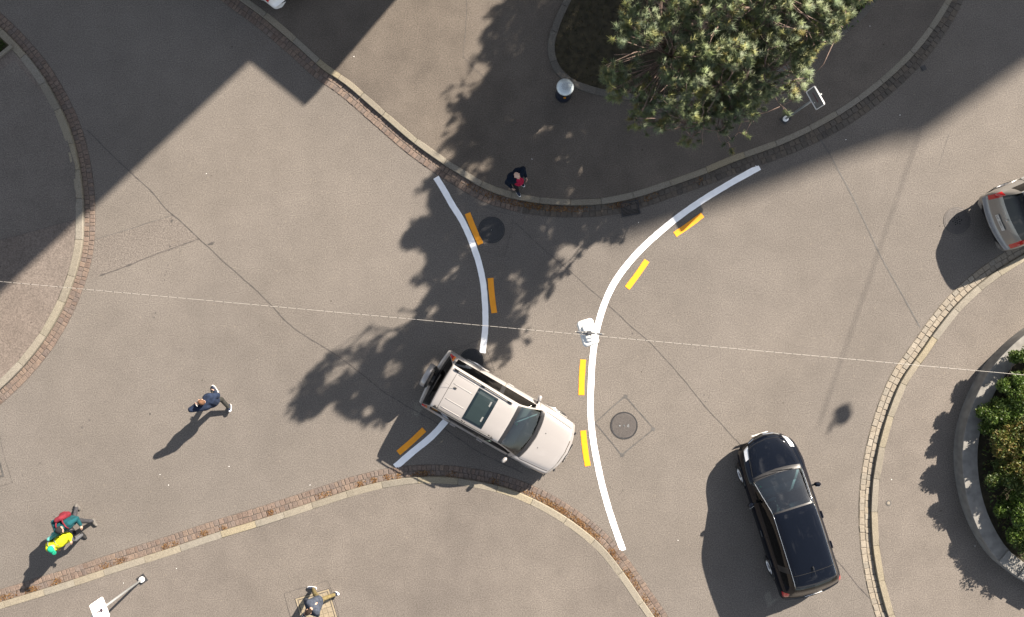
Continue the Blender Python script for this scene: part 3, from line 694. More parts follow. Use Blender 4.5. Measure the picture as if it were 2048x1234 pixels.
for _ in range(260):
    a_ = random.uniform(0, 6.28); l = random.uniform(.5, .95); h = random.uniform(.5, .95); b = len(V); dx, dy = math.cos(a_), math.sin(a_); w_ = .008
    c = [x * random.uniform(.7, 1.2) for x in random.choice([(.38, .28, .13), (.45, .35, .18), (.28, .2, .09)])] + [1]
    V += [(-dy * w_, dx * w_, 0), (dy * w_, -dx * w_, 0), (dx * l * .5 - dy * w_, dy * l * .5 + dx * w_, h * .85), (dx * l * .5 + dy * w_, dy * l * .5 - dx * w_, h * .85), (dx * l, dy * l, h * .8)]
    F += [(b, b + 1, b + 3, b + 2), (b + 2, b + 3, b + 4)]; C += [c] * 5
mesh_obj('blade', V, F, M['leaf'], t, col=C)['kind'] = 'stuff'
# ------------------------------------------------------------------ buildings outside the frame (they cast the large shadows)
SPX = Vector((SH.x, -SH.y)) * 1.51 * PPM      # photograph pixels that a point one metre up is shifted by its shadow (towards the sun)
def block(name, label, shadow_pts, h, over=0.0, roof_t=.35, m='plaster'):
    P = [W(x + SPX.x * h, y + SPX.y * h, 0).xy for x, y in shadow_pts]
    ar = sum(a.x * b.y - b.x * a.y for a, b in zip(P, P[1:] + P[:1]))
    if ar < 0: P = P[::-1]
    c = sum(P, Vector((0, 0))) / len(P); n = len(P)
    t = thing(name, label, 'building', (c.x, c.y, 0))
    def inset(d):
        o = []
        for i in range(n):
            a, b, e = P[i - 1], P[i], P[(i + 1) % n]
            n1 = Vector((-(b - a).y, (b - a).x)).normalized(); n2 = Vector((-(e - b).y, (e - b).x)).normalized(); k = (n1 + n2)
            o.append(b + k * (d / max(k.dot(n1), .2)) - c)
        return o
    Q = inset(over) if over else [p - c for p in P]; T = [p - c for p in P]
    def prism(nm, pts, z0, z1, mm):
        V = [(p.x, p.y, z0) for p in pts] + [(p.x, p.y, z1) for p in pts]
        F = [tuple(range(n))[::-1], tuple(range(n, 2 * n))] + [(i, (i + 1) % n, n + (i + 1) % n, n + i) for i in range(n)]
        return mesh_obj(nm, V, F, M[mm], t)
    prism('wall', Q, 0, h - roof_t, m); prism('roof', T, h - roof_t + .002, h, 'roof'); return t
block('apartment_building', 'tall plastered building outside the upper edge throwing the large shadow at top left', [(500, 125), (-250, 827), (-800, 200), (150, -640)], 17)
block('annex_building', 'low plastered annex of the tall building, its roof corner shadow lying on the road', [(608, 213), (960, -199), (800, -340), (448, 83)], 8, over=.9)
block('office_building', 'tall distant building outside the upper right corner shading the pine bed', [(1165, 430), (1240, 482), (1362, 441), (1500, 391), (1664, 328), (1792, 283), (1812, 290), (1852, 270), (2048, 132), (2600, -260), (1900, -700), (1150, -420), (1122, 120)], 40)
# ------------------------------------------------------------------ cable with the hanging street lamp
LH = 10.2
def cable(label, a, b, rad, ties=True, sag=.0):
    t = thing('overhead_cable', label, 'cable', ((a + b) / 2), 0); c = (a + b) / 2
    n = 60; mb = MB(); mb.tube([a.lerp(b, i / n) - c - Vector((0, 0, sag * (1 - (2 * i / n - 1)**2) if sag else 0)) for i in range(n + 1)], rad, 6); mb.build('wire', M['cable'], t)
    if ties:
        L = (b - a).length; mb = MB(); u = (b - a).normalized(); k = int(L / .165)
        for i in range(k):
            p = a.lerp(b, (i + .5) / k) - c + Vector((0, 0, random.uniform(-.003, .004))); mb.tube([p - u * .009, p + u * .009], rad * 1.7, 6)
        mb.build('cable_tie', M['black_plastic'], t)['kind'] = 'stuff'
    return t
M['cable'] = mat('pale_cable', (.40, .375, .335), .6)
M['cable_dark'] = mat('clamp_metal', (.16, .165, .175), .45, .6)
ca = W(-700, 499, LH); cb = W(2750, 814, LH)
cable('thin pale cable with dark ties across the whole junction, carrying the white lamp', ca, cb, .0036)
def hanging_lamp(label, loc, rz, group, wire_rz):
    t = thing('street_lamp', label, 'street lamp', loc, rz, group)      # origin on the cable
    hw, hl = .155, .245
    def ring(a, b, r, n=6):
        o = []
        for cx, cy, s in ((a - r, b - r, 0), (-a + r, b - r, 1), (-a + r, -b + r, 2), (a - r, -b + r, 3)):
            for k in range(n + 1): an = math.pi / 2 * (s + k / n); o.append((cx + r * math.cos(an), cy + r * math.sin(an)))
        return o
    def stack(nm, levels, m):
        V = []; F = []; k = None
        for a, b, r, z in levels:
            q = ring(a, b, r); k = len(q); V += [(x, y, z) for x, y in q]
        for i in range(len(levels) - 1):
            for j in range(k): F.append((i * k + j, i * k + (j + 1) % k, (i + 1) * k + (j + 1) % k, (i + 1) * k + j))
        F += [tuple(range(k))[::-1], tuple(range((len(levels) - 1) * k, len(levels) * k))]
        o = mesh_obj(nm, V, F, m, t, True); md = o.modifiers.new('edges', 'EDGE_SPLIT'); md.split_angle = R(40); return o
    stack('housing', [(hw * .86, hl * .9, .06, -.42), (hw * .97, hl * .98, .065, -.34), (hw, hl, .07, -.30), (hw, hl, .07, -.275), (hw * .93, hl * .95, .065, -.25), (hw * .80, hl * .86, .055, -.238)], M['lamp_white'])
    stack('glass_bowl', [(hw * .6, hl * .7, .05, -.50), (hw * .8, hl * .85, .05, -.455), (hw * .84, hl * .88, .055, -.422)], M['lamp_lens'])
    stack('cover', [(hw * .52, hl * .66, .05, -.236), (hw * .50, hl * .64, .05, -.205), (hw * .40, hl * .54, .04, -.192)], M['lamp_white'])
    a = MB(); a.tube([(0, 0, -.2), (0, 0, -.02)], .018, 8); a.box((0, 0, -.185), (.10, .07, .03)); a.build('hanger', M['cable_dark'], t)
    a = MB(); cw, sw = math.cos(wire_rz - rz), math.sin(wire_rz - rz)
    for s, z in ((-.18, 0), (-.05, .008), (.05, .008), (.18, 0)): a.tube([((s - .045) * cw, (s - .045) * sw, z), ((s + .045) * cw, (s + .045) * sw, z)], .021, 8)
    a.box((0, 0, .01), (.07, .05, .06), wire_rz - rz); a.box((.02 * cw, .02 * sw, -.05), (.05, .07, .05), wire_rz - rz + .5); a.box((-.07 * cw, -.07 * sw, -.03), (.03, .06, .05), wire_rz - rz + .9)
    a.build('clamp', M['cable_dark'], t)
    a = MB(); a.tube([(-.22 * cw, -.22 * sw, -.005), (-.13 * cw + .02, -.13 * sw - .04, -.05), (.02, -.05, -.12), (.05, -.10, -.18)], .008, 5); a.build('power_lead', M['cable'], t)
    a = MB(); a.tube([(-.26 * cw, -.26 * sw, -.003), (-.16 * cw, -.16 * sw, -.035), (.16 * cw, .16 * sw, -.035), (.26 * cw, .26 * sw, -.003)], .011, 6); a.build('hanging_bracket', M['cable'], t)
    return t
wr = math.atan2((cb - ca).y, (cb - ca).x)
hanging_lamp('white rounded street lamp hanging from the cable over the long white line', W(1179, 666, LH), R(17), 'lamps hung on cables', wr)
q = W(1682, 832) + Vector((SH.x * 1.51, SH.y * 1.51, 1)) * 9.7; q.z = 10.0
hanging_lamp('white street lamp outside the right edge, seen only as a shadow', q, R(15), 'lamps hung on cables', R(73))
dv = Vector((math.cos(R(72.5)), math.sin(R(72.5)), 0)); cable('cable outside the right edge, seen only as a faint shadow line', q + Vector((-.3, .2, 0)) + dv * -.2, q + dv * 13, .012, False)
# ------------------------------------------------------------------ signs
def sign(px, py, z0, ht, pole_h, ang, label, faceup, socket=True):
    """upright plate on a pole; ang = direction (world) of the plate's face"""
    t = thing('road_sign', label, 'sign', W(px, py, z0), ang)
    a = MB(); a.tube([(-.03, 0, 0), (-.03, 0, pole_h)], .034, 12); a.build('pole', M['galv'], t, True)
    a = MB(); a.lathe([(.085, .0), (.085, .05), (.07, .075), (.035, .085)], (-.03, 0, 0), 20); a.build('socket', M['white_enamel'], t)
    a = MB(); a.box((-.03, 0, .003), (.27, .25, .012), .25); a.build('base_plate', M['iron_black'], t)
    w2, h2, zc = .29, ht / 2, pole_h - ht / 2 + .03
    # plate with rounded corners lying in the local y-z plane
    def rr(a_, b_, r, n=5):
        o = []
        for cx, cy, s in ((a_ - r, b_ - r, 0), (-a_ + r, b_ - r, 1), (-a_ + r, -b_ + r, 2), (a_ - r, -b_ + r, 3)):
            for k in range(n + 1): an = math.pi / 2 * (s + k / n); o.append((cx + r * math.cos(an), cy + r * math.sin(an)))
        return o
    def plate(nm, a_, b_, x0, x1, m, r=.05):
        q = rr(a_, b_, r); k = len(q); V = [(x0, y, z + zc) for y, z in q] + [(x1, y, z + zc) for y, z in q]
        F = [tuple(range(k))[::-1], tuple(range(k, 2 * k))] + [(i, (i + 1) % k, k + (i + 1) % k, k + i) for i in range(k)]
        return mesh_obj(nm, V, F, M[m], t)
    # rim: profile ring standing proud of the face
    q0 = rr(w2, h2, .06); q1 = rr(w2 - .022, h2 - .022, .045); k = len(q0)
    V = [(x, y, z + zc) for x, qq in ((.0, q0), (.034, q0), (.034, q1), (.012, q1)) for y, z in qq]
    F = [(j * k + i, j * k + (i + 1) % k, (j + 1) * k + (i + 1) % k, (j + 1) * k + i) for j in range(3) for i in range(k)]
    mesh_obj('rim', V, F, M['white_enamel'], t)
    plate('plate', w2 - .004, h2 - .004, .006, .0122, 'white_enamel' if faceup else 'sign_grey', .05)
    for zb_ in (.15, -.15): a = MB(); a.box((-.008, 0, zc + zb_), (.02, .12, .05)); a.build('bracket', M['galv'], t)
    return t, zc
M['sign_grey'] = mat('shaded_sign_face', (.24, .24, .24), .5)  # dark grey puts the shade on this sign's face into its colour
def wang(dx, dy): return math.atan2(-dy, dx)
t, zc = sign(286, 1158, PZ, .66, 2.94, wang(39, -15), 'white framed sign with a small dark pictogram on a pole, bottom pavement', True)
pts = [(.06, -.015), (.055, .04), (.0, .055), (-.02, .03), (-.11, .035), (-.12, .01), (-.02, -.01), (-.015, -.045), (.03, -.05)]
mesh_obj('pictogram', [(.0145, -.02 + y * 1.15, zc - .05 - z * 1.7) for z, y in pts], [tuple(range(len(pts)))[::-1]], M['dark_print'], t)
t, zc = sign(1569, 239, PZ, .62, 2.86, wang(-30, 17), 'grey framed sign with one dark red bar beside the pine', False)
a = MB(); a.box((.0142, -.01, zc + .0), (.003, .30, .035)); a.build('red_bar', M['red_print'], t)
for yy, zz in ((.17, -.17), (.10, -.19), (.13, -.13)): pass
a = MB(); a.box((.0140, .09, zc - .2), (.003, .035, .03)); a.build('small_print', M['white_enamel'], t)
# ------------------------------------------------------------------ litter bin
t = thing('litter_bin', 'dark blue litter bin with a shiny perforated steel lid beside the pine bed', 'litter bin', W(1126.5, 190, PZ), 0)
a = MB(); a.lathe([(.20, 0), (.215, .03), (.215, .78), (.205, .80), (.19, .80)], n=32); M['bin_blue'] = mat('bin_blue', (.012, .022, .05), .4); a.build('body', M['bin_blue'], t, True)
a = MB(); a.lathe([(.245, .0), (.245, .018), (.23, .02)], n=32); a.build('foot_ring', M['iron_black'], t)
a = MB(); a.lathe([(.252, .87), (.255, .885), (.25, .90), (.21, .94), (.14, .97), (.06, .985), (.004, .987)], n=40); a.build('lid', M['lid_steel'], t, True)
a = MB()
for k in range(4): an = k * math.pi / 2 + .4; a = MB(); a.tube([(.19 * math.cos(an), .19 * math.sin(an), .79), (.2 * math.cos(an), .2 * math.sin(an), .89)], .012, 6); a.build('lid_post', M['steel'], t)
a = MB()
for rr_, n in ((.028, 6), (.055, 11), (.08, 11), (.103, 11)):
    for k in range(n): an = 2 * math.pi * (k + (.5 if rr_ in (.055, .103) else 0)) / n; z = .988 - rr_**2 * .85; a.lathe([(.008, z - .004), (.008, z + .0025)], (rr_ * math.cos(an), rr_ * math.sin(an), 0), 8)
a.build('perforation', M['black_hole'], t)['kind'] = 'stuff'
a = MB(); a.box((.01, -.225, .55), (.07, .02, .07)); a.build('sticker', M['yellow_paint'], t)
a = MB(); a.box((0, -.215, .72), (.26, .03, .09)); a.build('slot', M['black_hole'], t)
# ------------------------------------------------------------------ the pine
def in_poly(x, y, P):
    c = False; j = len(P) - 1
    for i in range(len(P)):
        if (P[i][1] > y) != (P[j][1] > y) and x < (P[j][0] - P[i][0]) * (y - P[i][1]) / (P[j][1] - P[i][1]) + P[i][0]: c = not c
        j = i
    return c
# envelope of the crown: what the camera sees of it and what its shadow shows of it, from two directions
ENV_V = [(1120, -900), (1150, -60), (1158, 20), (1172, 45), (1163, 62), (1215, 108), (1205, 165), (1228, 205), (1262, 232), (1254, 258), (1282, 274), (1320, 258), (1345, 262), (1356, 296), (1386, 322), (1408, 292), (1420, 270), (1442, 282), (1462, 308), (1478, 280), (1502, 285), (1512, 238), (1545, 215), (1572, 230), (1598, 232), (1596, 205), (1618, 180), (1612, 160), (1630, 128), (1622, 108), (1652, 98), (1690, 62), (1705, 30), (1745, -10), (1780, -60), (2300, -900)]
ENV_S = [(518, 800), (560, 752), (600, 745), (640, 715), (690, 715), (735, 680), (758, 630), (778, 632), (770, 690), (828, 655), (858, 640), (838, 590), (848, 545), (838, 510), (806, 480), (812, 462), (868, 440), (856, 410), (808, 368), (870, 335), (902, 285), (915, 250), (880, 185), (905, 162), (955, 185), (965, 120), (945, 60), (990, 20), (1060, -100), (1100, -400), (1500, -700), (2100, -700), (1900, 200), (1300, 430), (1235, 470), (1205, 530), (1168, 592), (1115, 632), (1080, 612), (1062, 650), (1040, 705), (1010, 742), (1000, 760), (900, 800), (770, 850), (745, 872), (715, 862), (680, 835), (640, 842), (600, 858), (578, 832)]
GB = W(1345, 110)
TB = Vector((GB.x, GB.y, .1)); TH = 7.6
def view_px(p): f = PPM * CH / (CH - p.z); return 1024 + p.x * f, 617 - p.y * f
def shad_px(p): return 1024 + p.x * PPM - SPX.x * p.z, 617 - p.y * PPM - SPX.y * p.z
def ragged(q, amp, fr, ph): return q[0] + amp * mnoise.noise((q[0] * fr, q[1] * fr, ph)), q[1] + amp * mnoise.noise((q[0] * fr, q[1] * fr, ph + 40))
def ok(p, pad=0): return in_poly(*ragged(view_px(p), 16, .035, 3), ENV_V) and in_poly(*ragged(shad_px(p), 70, .022, 9), ENV_S) and gap(shad_px(p))
def gap(q): return (990 < q[0] < 1220 and 150 < q[1] < 420) or mnoise.noise((q[0] * .017, q[1] * .017, 77)) < .45 and mnoise.noise((q[0] * .034, q[1] * .034, 5)) < .60
t = thing('pine_tree', 'large pine with blue green needle tufts and bare pinkish branches', 'tree', TB)
tr = MB(); tp = []
def trunk_at(z): return Vector((TB.x + .25 * math.sin(z * .5), TB.y - .25 * (1 - math.cos(z * .35)), z))
tr.tube([trunk_at(.0 + TH * i / 14) - TB for i in range(15)], [.20 * (1 - i / 15.5) + .015 for i in range(15)], 10)
tr.build('trunk', M['bark'], t, True)
limbs = MB(); tufts = []; NODES = []
rs = random.Random(5)
def f_n(i, n): return i > n * .12
def grow(p, d, L, r, lev):
    """grow one limb; side shoots and needle tufts sit along it"""
    n = max(3, int(L / .28)); pts = [p.copy()]; q = p.copy(); d = d.normalized()
    for i in range(n):
        d = (d + Vector((rs.gauss(0, .13), rs.gauss(0, .13), rs.gauss(.03, .06)))).normalized(); nq = q + d * L / n
        if lev == 0 and i > 1 and not ok(nq): break
        if lev > 0 and not ok(nq): break
        q = nq; pts.append(q.copy())
        if lev < 2 and f_n(i, n): NODES.append(tuple(q))
        f = (i + 1) / n
        if lev == 0 and f > .30:
            for _ in range(2 if f > .4 else 1):
                s = rs.choice((-1, 1)); sd = Vector((-d.y, d.x, 0)) * s; grow(q, (d * .75 + sd * rs.uniform(.5, 1.1) + Vector((0, 0, rs.uniform(-.15, .45)))), rs.uniform(.45, 1.15) * (1.15 - f * .5), r * .4, 1)
        elif lev == 1:
            for _ in range(3):
                sd = Vector((rs.gauss(0, 1), rs.gauss(0, 1), rs.gauss(.55, .5))).normalized(); e = q + (d * .6 + sd * .8).normalized() * rs.uniform(.12, .34)
                if ok(e): tufts.append((e, (e - q).normalized())); limbs.tube([q - TB, e - TB], [.006, .004], 4)
    if len(pts) > 1: limbs.tube([x - TB for x in pts], [max(r * (1 - .8 * i / len(pts)), .006) for i in range(len(pts))], 5 if lev else 7)
    if lev >= 0 and len(pts) > 2: tufts.append((pts[-1], d))
def canopy(r, az): return 8.5 - 1.3 * (r / 5.0)**2 - 2.6 * max(0, -math.sin(az - .15))**1.5 * (r / 5.0)**1.5 + .9 * max(0, -math.cos(az)) * min(1, r / 3)
def umbrella(n, rmax, zt):
    for k in range(n):
        r = rmax * math.sqrt((k + .5) / n) * rs.uniform(.85, 1.12); az = k * 2.399963 + rs.uniform(-.3, .3)
        tip = Vector((TB.x + r * math.cos(az), TB.y + r * math.sin(az), zt(r, az) + rs.uniform(-.7, .35))); z0 = max(2.6, tip.z - .55 * r - rs.uniform(.4, 1.5)); b = trunk_at(z0); d = tip - b
        grow(b, d + Vector((0, 0, -.12 * d.length)), d.length, .055 * (.5 + .5 * r / rmax), 0)
umbrella(62, 6.2, canopy)
def fill(n, rmax, zt):
    nodes = np.array(NODES); made = 0
    for _ in range(n * 25):
        r = rmax * math.sqrt(rs.random()); az = rs.uniform(0, 6.283); p = Vector((TB.x + r * math.cos(az), TB.y + r * math.sin(az), zt(r, az) + rs.uniform(-1.4, .35)))
        if not ok(p): continue
        dd = np.linalg.norm(nodes - np.array(p), axis=1); j = int(dd.argmin()); q = Vector(nodes[j])
        if dd[j] > 1.6 or dd[j] < .12: continue
        m_ = q.lerp(p, .5) + Vector((rs.gauss(0, .04), rs.gauss(0, .04), rs.gauss(-.05, .04))); limbs.tube([q - TB, m_ - TB, p - TB], [.014, .011, .008], 5)
        d = ((p - q).normalized() + Vector((0, 0, .5))).normalized(); grow(p, d, rs.uniform(.25, .5), .009, 1); made += 1
        if made >= n: break
fill(1000, 6.6, canopy)
limbs.build('limb', M['bark'], t, True)['kind'] = 'stuff'
print('tufts', len(tufts))
def needles(name, T, per, ln, cols, parent, orig):
    V = []; F = []; C = []; NN = []
    for (p, d) in T:
        c0 = cols[min(int(rs.random()**1.0 * len(cols)), len(cols) - 1)]; k0 = rs.uniform(.75, 1.25); sc_ = rs.uniform(.8, 1.2)
        u = d.orthogonal().normalized(); v = d.cross(u)
        for _ in range(per):
            a = rs.uniform(0, 6.283); th = rs.uniform(.25, 1.55); s = rs.uniform(-.09, .03)
            nd = d * math.cos(th) + (u * math.cos(a) + v * math.sin(a)) * math.sin(th)
            L = ln * sc_ * rs.uniform(.75, 1.15); o = p + d * s; side = nd.cross(Vector((rs.gauss(0, 1), rs.gauss(0, 1), rs.gauss(0, 1)))).normalized() * .0063
            nn = (d * .5 + nd * .5 + Vector((0, 0, .75))).normalized(); gn = (side * 2).cross(nd)
            if gn.dot(nn) < 0: side = -side
            NN += [nn] * 3
            b = len(V); V += [o - side - orig, o + side - orig, o + nd * L - orig]; F.append((b, b + 1, b + 2))
            k = k0 * rs.uniform(.8, 1.2); C += [[c0[0] * k, c0[1] * k, c0[2] * k, 1]] * 3
    o = mesh_obj(name, V, F, M['needle'], parent, col=C); o.data.normals_split_custom_set_from_vertices([tuple(n) for n in NN]); return o
NC = [(.13, .165, .075), (.15, .19, .09), (.175, .21, .09), (.14, .185, .10), (.20, .215, .075), (.165, .205, .105), (.21, .22, .08), (.12, .15, .075), (.15, .185, .085), (.17, .20, .10), (.185, .215, .10), (.14, .175, .09), (.155, .2, .085), (.17, .2, .12), (.16, .2, .115), (.18, .21, .125), (.15, .19, .115), (.24, .215, .075)]
needles('foliage', tufts, 58, .125, NC, t, TB)
# a second pine just outside the upper edge: only its shadow reaches the photo
GB = W(1490, -390); TB = Vector((GB.x, GB.y, .1)); TH = 6.8
def ok(p, pad=0): return view_px(p)[1] < -25 and shad_px(p)[1] < 340 and in_poly(*ragged(shad_px(p), 90, .022, 17), ENV_S)
t2_ = thing('pine_tree', 'second pine outside the upper edge, seen only as dappled shade on the pavement', 'tree', TB)
tr = MB(); tr.tube([trunk_at(TH * i / 14) - TB for i in range(15)], [.18 * (1 - i / 15.5) + .015 for i in range(15)], 10); tr.build('trunk', M['bark'], t2_, True)
limbs = MB(); tufts = []; umbrella(42, 5.0, lambda r, az: 7.6 - 1.6 * (r / 5)**2)
limbs.build('limb', M['bark'], t2_, True)['kind'] = 'stuff'
needles('foliage', tufts, 22, .16, NC, t2_, TB)
# ------------------------------------------------------------------ cars
def mono(P, sub):
    """monotone cubic through rows of P -> denser rows (sub = int per segment)"""
    P = np.asarray(P, float); n = len(P); d = np.diff(P, axis=0); m = np.zeros_like(P)
    for i in range(1, n - 1):
        a, b = d[i - 1], d[i]; s = np.where(a * b > 0, 2 * a * b / np.where(np.abs(a + b) < 1e-12, 1, a + b), 0); m[i] = s
    m[0] = d[0]; m[-1] = d[-1]; o = []
    for i in range(n - 1):
        for k in range(sub):
            t = k / sub; o.append((2*t**3-3*t**2+1)*P[i] + (t**3-2*t**2+t)*m[i] + (-2*t**3+3*t**2)*P[i+1] + (t**3-t**2)*m[i+1])
    o.append(P[-1]); return np.array(o)

class CarSkin:
    US, VS = 5, 3
    def __init__(s, st):
        rows = []
        for (x, w_, zs, zb, yb, yr, zr, zc, bow) in st:
            ring = [(w_ - .12, zs), (w_ - .035, zs + .06), (w_ - .002, zs + .34 * (zb - zs)), (w_, zs + .70 * (zb - zs)), (yb, zb), (yb - .025, zb + min(.035, .4 * max(zr - zb, 0.004))),
                    ((yb + yr) / 2 + .012 * min(1, max(zr - zb, 0) * 3), (zb + zr) / 2 + .02 * min(1, max(zr - zb, 0))), (yr, zr), (yr - .07, zr + .45 * (zc - zr)), (.55 * yr, zr + .84 * (zc - zr)), (0, zc)]
            wm = w_; rows.append([(x + bow * (1 - min(1, abs(y) / wm)**2), y, z) for y, z in ring])
        G = np.array(rows); nu, nv, _ = G.shape
        G = mono(G.reshape(nu, -1), s.US).reshape(-1, nv, 3)
        s.xs = mono(np.array([[r[0]] for r in st]), s.US)[:, 0]
        H = []
        for r in G: H.append(mono(r, s.VS))
        s.G = np.array(H); s.NU, s.NV = s.G.shape[:2]        # half skin (left, +y)
    def faces(s, x0, x1, v0, v1, side=0):
        """(u, v, side) cells whose middle lies in the station range and ring range; side 0 = both"""
        o = set()
        for u in range(s.NU - 1):
            xm = (s.xs[u] + s.xs[u + 1]) / 2
            if not (x0 <= xm <= x1): continue
            for v in range(s.NV - 1):
                vm = (v + .5) / s.VS
                if v0 <= vm <= v1:
                    if side >= 0: o.add((u, v, 1))
                    if side <= 0: o.add((u, v, -1))
        return o
    def pt(s, u, v, side=1):
        u = min(max(u, 0), s.NU - 1.0001); v = min(max(v, 0), s.NV - 1.0001); i, j = int(u), int(v); a, b = u - i, v - j
        p = (s.G[i, j] * (1 - b) + s.G[i, j + 1] * b) * (1 - a) + (s.G[i + 1, j] * (1 - b) + s.G[i + 1, j + 1] * b) * a
        return Vector((p[0], p[1] * side, p[2]))
    def u_of(s, x): return float(np.interp(x, s.xs, np.arange(s.NU)))
    def mesh(s, name, cells, mats, parent, mi=None, smooth=True, push=0.0):
        idx = {}; V = []; F = []; MI = []
        def vid(u, v, sd):
            k = (u, v, 1 if v == s.NV - 1 else sd)
            if k not in idx:
                p = s.G[u, v]; idx[k] = len(V); V.append([p[0], p[1] * sd, p[2]])
            return idx[k]
        for (u, v, sd) in sorted(cells):
            q = [vid(u, v, sd), vid(u + 1, v, sd), vid(u + 1, v + 1, sd), vid(u, v + 1, sd)]
            if sd < 0: q = q[::-1]
            q = list(dict.fromkeys(q))
            if len(q) < 3: continue
            F.append(tuple(q[::-1])); MI.append(mi[(u, v, sd)] if mi and (u, v, sd) in mi else 0)
        if name == 'body':
            for u in (0, s.NU - 1):
                ring = [vid(u, v, 1) for v in range(s.NV)] + [vid(u, v, -1) for v in range(s.NV - 2, -1, -1)]; F.append(tuple(ring)); MI.append(1)
        o = mesh_obj(name, V, F, mats, parent, smooth, MI)
        bm = bmesh.new(); bm.from_mesh(o.data)
        c = Vector((0, 0, .6))
        for f in bm.faces:
            m_ = f.calc_center_median(); r = Vector((m_.x * .12, m_.y, m_.z - .62))
            if f.normal.dot(r) < 0 and abs(f.normal.dot(r.normalized())) > .02: f.normal_flip()
        if push:
            bm.normal_update()
            for v in bm.verts: v.co += v.normal * push
        bm.to_mesh(o.data); bm.free(); return o
    def line(s, uv, r, mb, side=1, n=5, lift=.003, mi=0):
        P = []
        for (x, v) in uv: P.append(s.pt(s.u_of(x), v * s.VS, side))
        Q = []
        for a, b in zip(P, P[1:]): Q.append(a)
        Q.append(P[-1]); mb.tube([p + Vector((0, side * lift * .5, lift)) for p in Q], r, n, mi)

def wheel(parent, x, y, r, side, steer=0, spokes=5):
    t = MB(); Mx = Matrix.Rotation(R(90) * -side, 3, 'X')
    if steer: Mx = Matrix.Rotation(steer, 3, 'Z') @ Mx
    wd = .225
    t.lathe([(r * .66, -wd / 2), (r * .93, -wd / 2), (r, -wd / 2 + .03), (r, wd / 2 - .03), (r * .93, wd / 2), (r * .66, wd / 2 - .005)], n=36, M=Mx, close=True)
    o = t.build('wheel', M['rubber'], parent, True); o.location = (x, y, r); md = o.modifiers.new('edges', 'EDGE_SPLIT'); md.split_angle = R(35)
    k = MB(); k.lathe([(r * .67, -.09), (r * .67, wd / 2 - .012), (r * .62, wd / 2 - .004), (r * .58, wd / 2 - .03), (r * .58, -.09)], n=36, M=Mx, close=True)
    k.lathe([(.07, .0), (.07, wd / 2 - .03), (.05, wd / 2 - .02)], n=16, M=Mx)
    for i in range(spokes * 2):
        a = 2 * math.pi * i / (spokes * 2); p0 = Mx @ Vector((.05 * math.cos(a), .05 * math.sin(a), wd / 2 - .04)); p1 = Mx @ Vector((r * .62 * math.cos(a + .06), r * .62 * math.sin(a + .06), wd / 2 - .03))
        k.tube([p0, p1], .018, 6)
    q = k.build('rim', M['alloy'], o); q = q
    d = MB(); d.lathe([(r * .57, -.04), (r * .57, -.02)], n=20, M=Mx); d.build('brake_disc', M['seam_grey'], o)
    return o

def text_mesh(name, s, size, m, parent, loc, rot, depth=.002, align='CENTER'):
    c = bpy.data.curves.new(name, 'FONT'); c.body = s; c.size = size; c.align_x = align; c.align_y = 'CENTER'; c.extrude = depth
    o = bpy.data.objects.new(name, c); sc.collection.objects.link(o); bpy.context.view_layer.update()
    me = bpy.data.meshes.new_from_object(o.evaluated_get(bpy.context.evaluated_depsgraph_get())); bpy.data.objects.remove(o)
    me.materials.clear(); me.materials.append(M[m]); q = bpy.data.objects.new(name, me); sc.collection.objects.link(q)
    q.parent = parent; q.location = loc; q.rotation_euler = rot; return q

def seat(mb, x, y, z, wd=.5, rake=.3):
    mb.box((x, y, z), (.52, wd, .14), bev=.04)
    bk = MB(); bk.box((0, 0, .33), (.14, wd * .95, .66), bev=.05); bk.box((-.0, 0, .76), (.10, .26, .18), bev=.04)
    Q = Matrix.Rotation(-rake, 3, 'Y'); mb.add([Q @ Vector(v) + Vector((x - .24, y, z + .03)) for v in bk.v], bk.f)

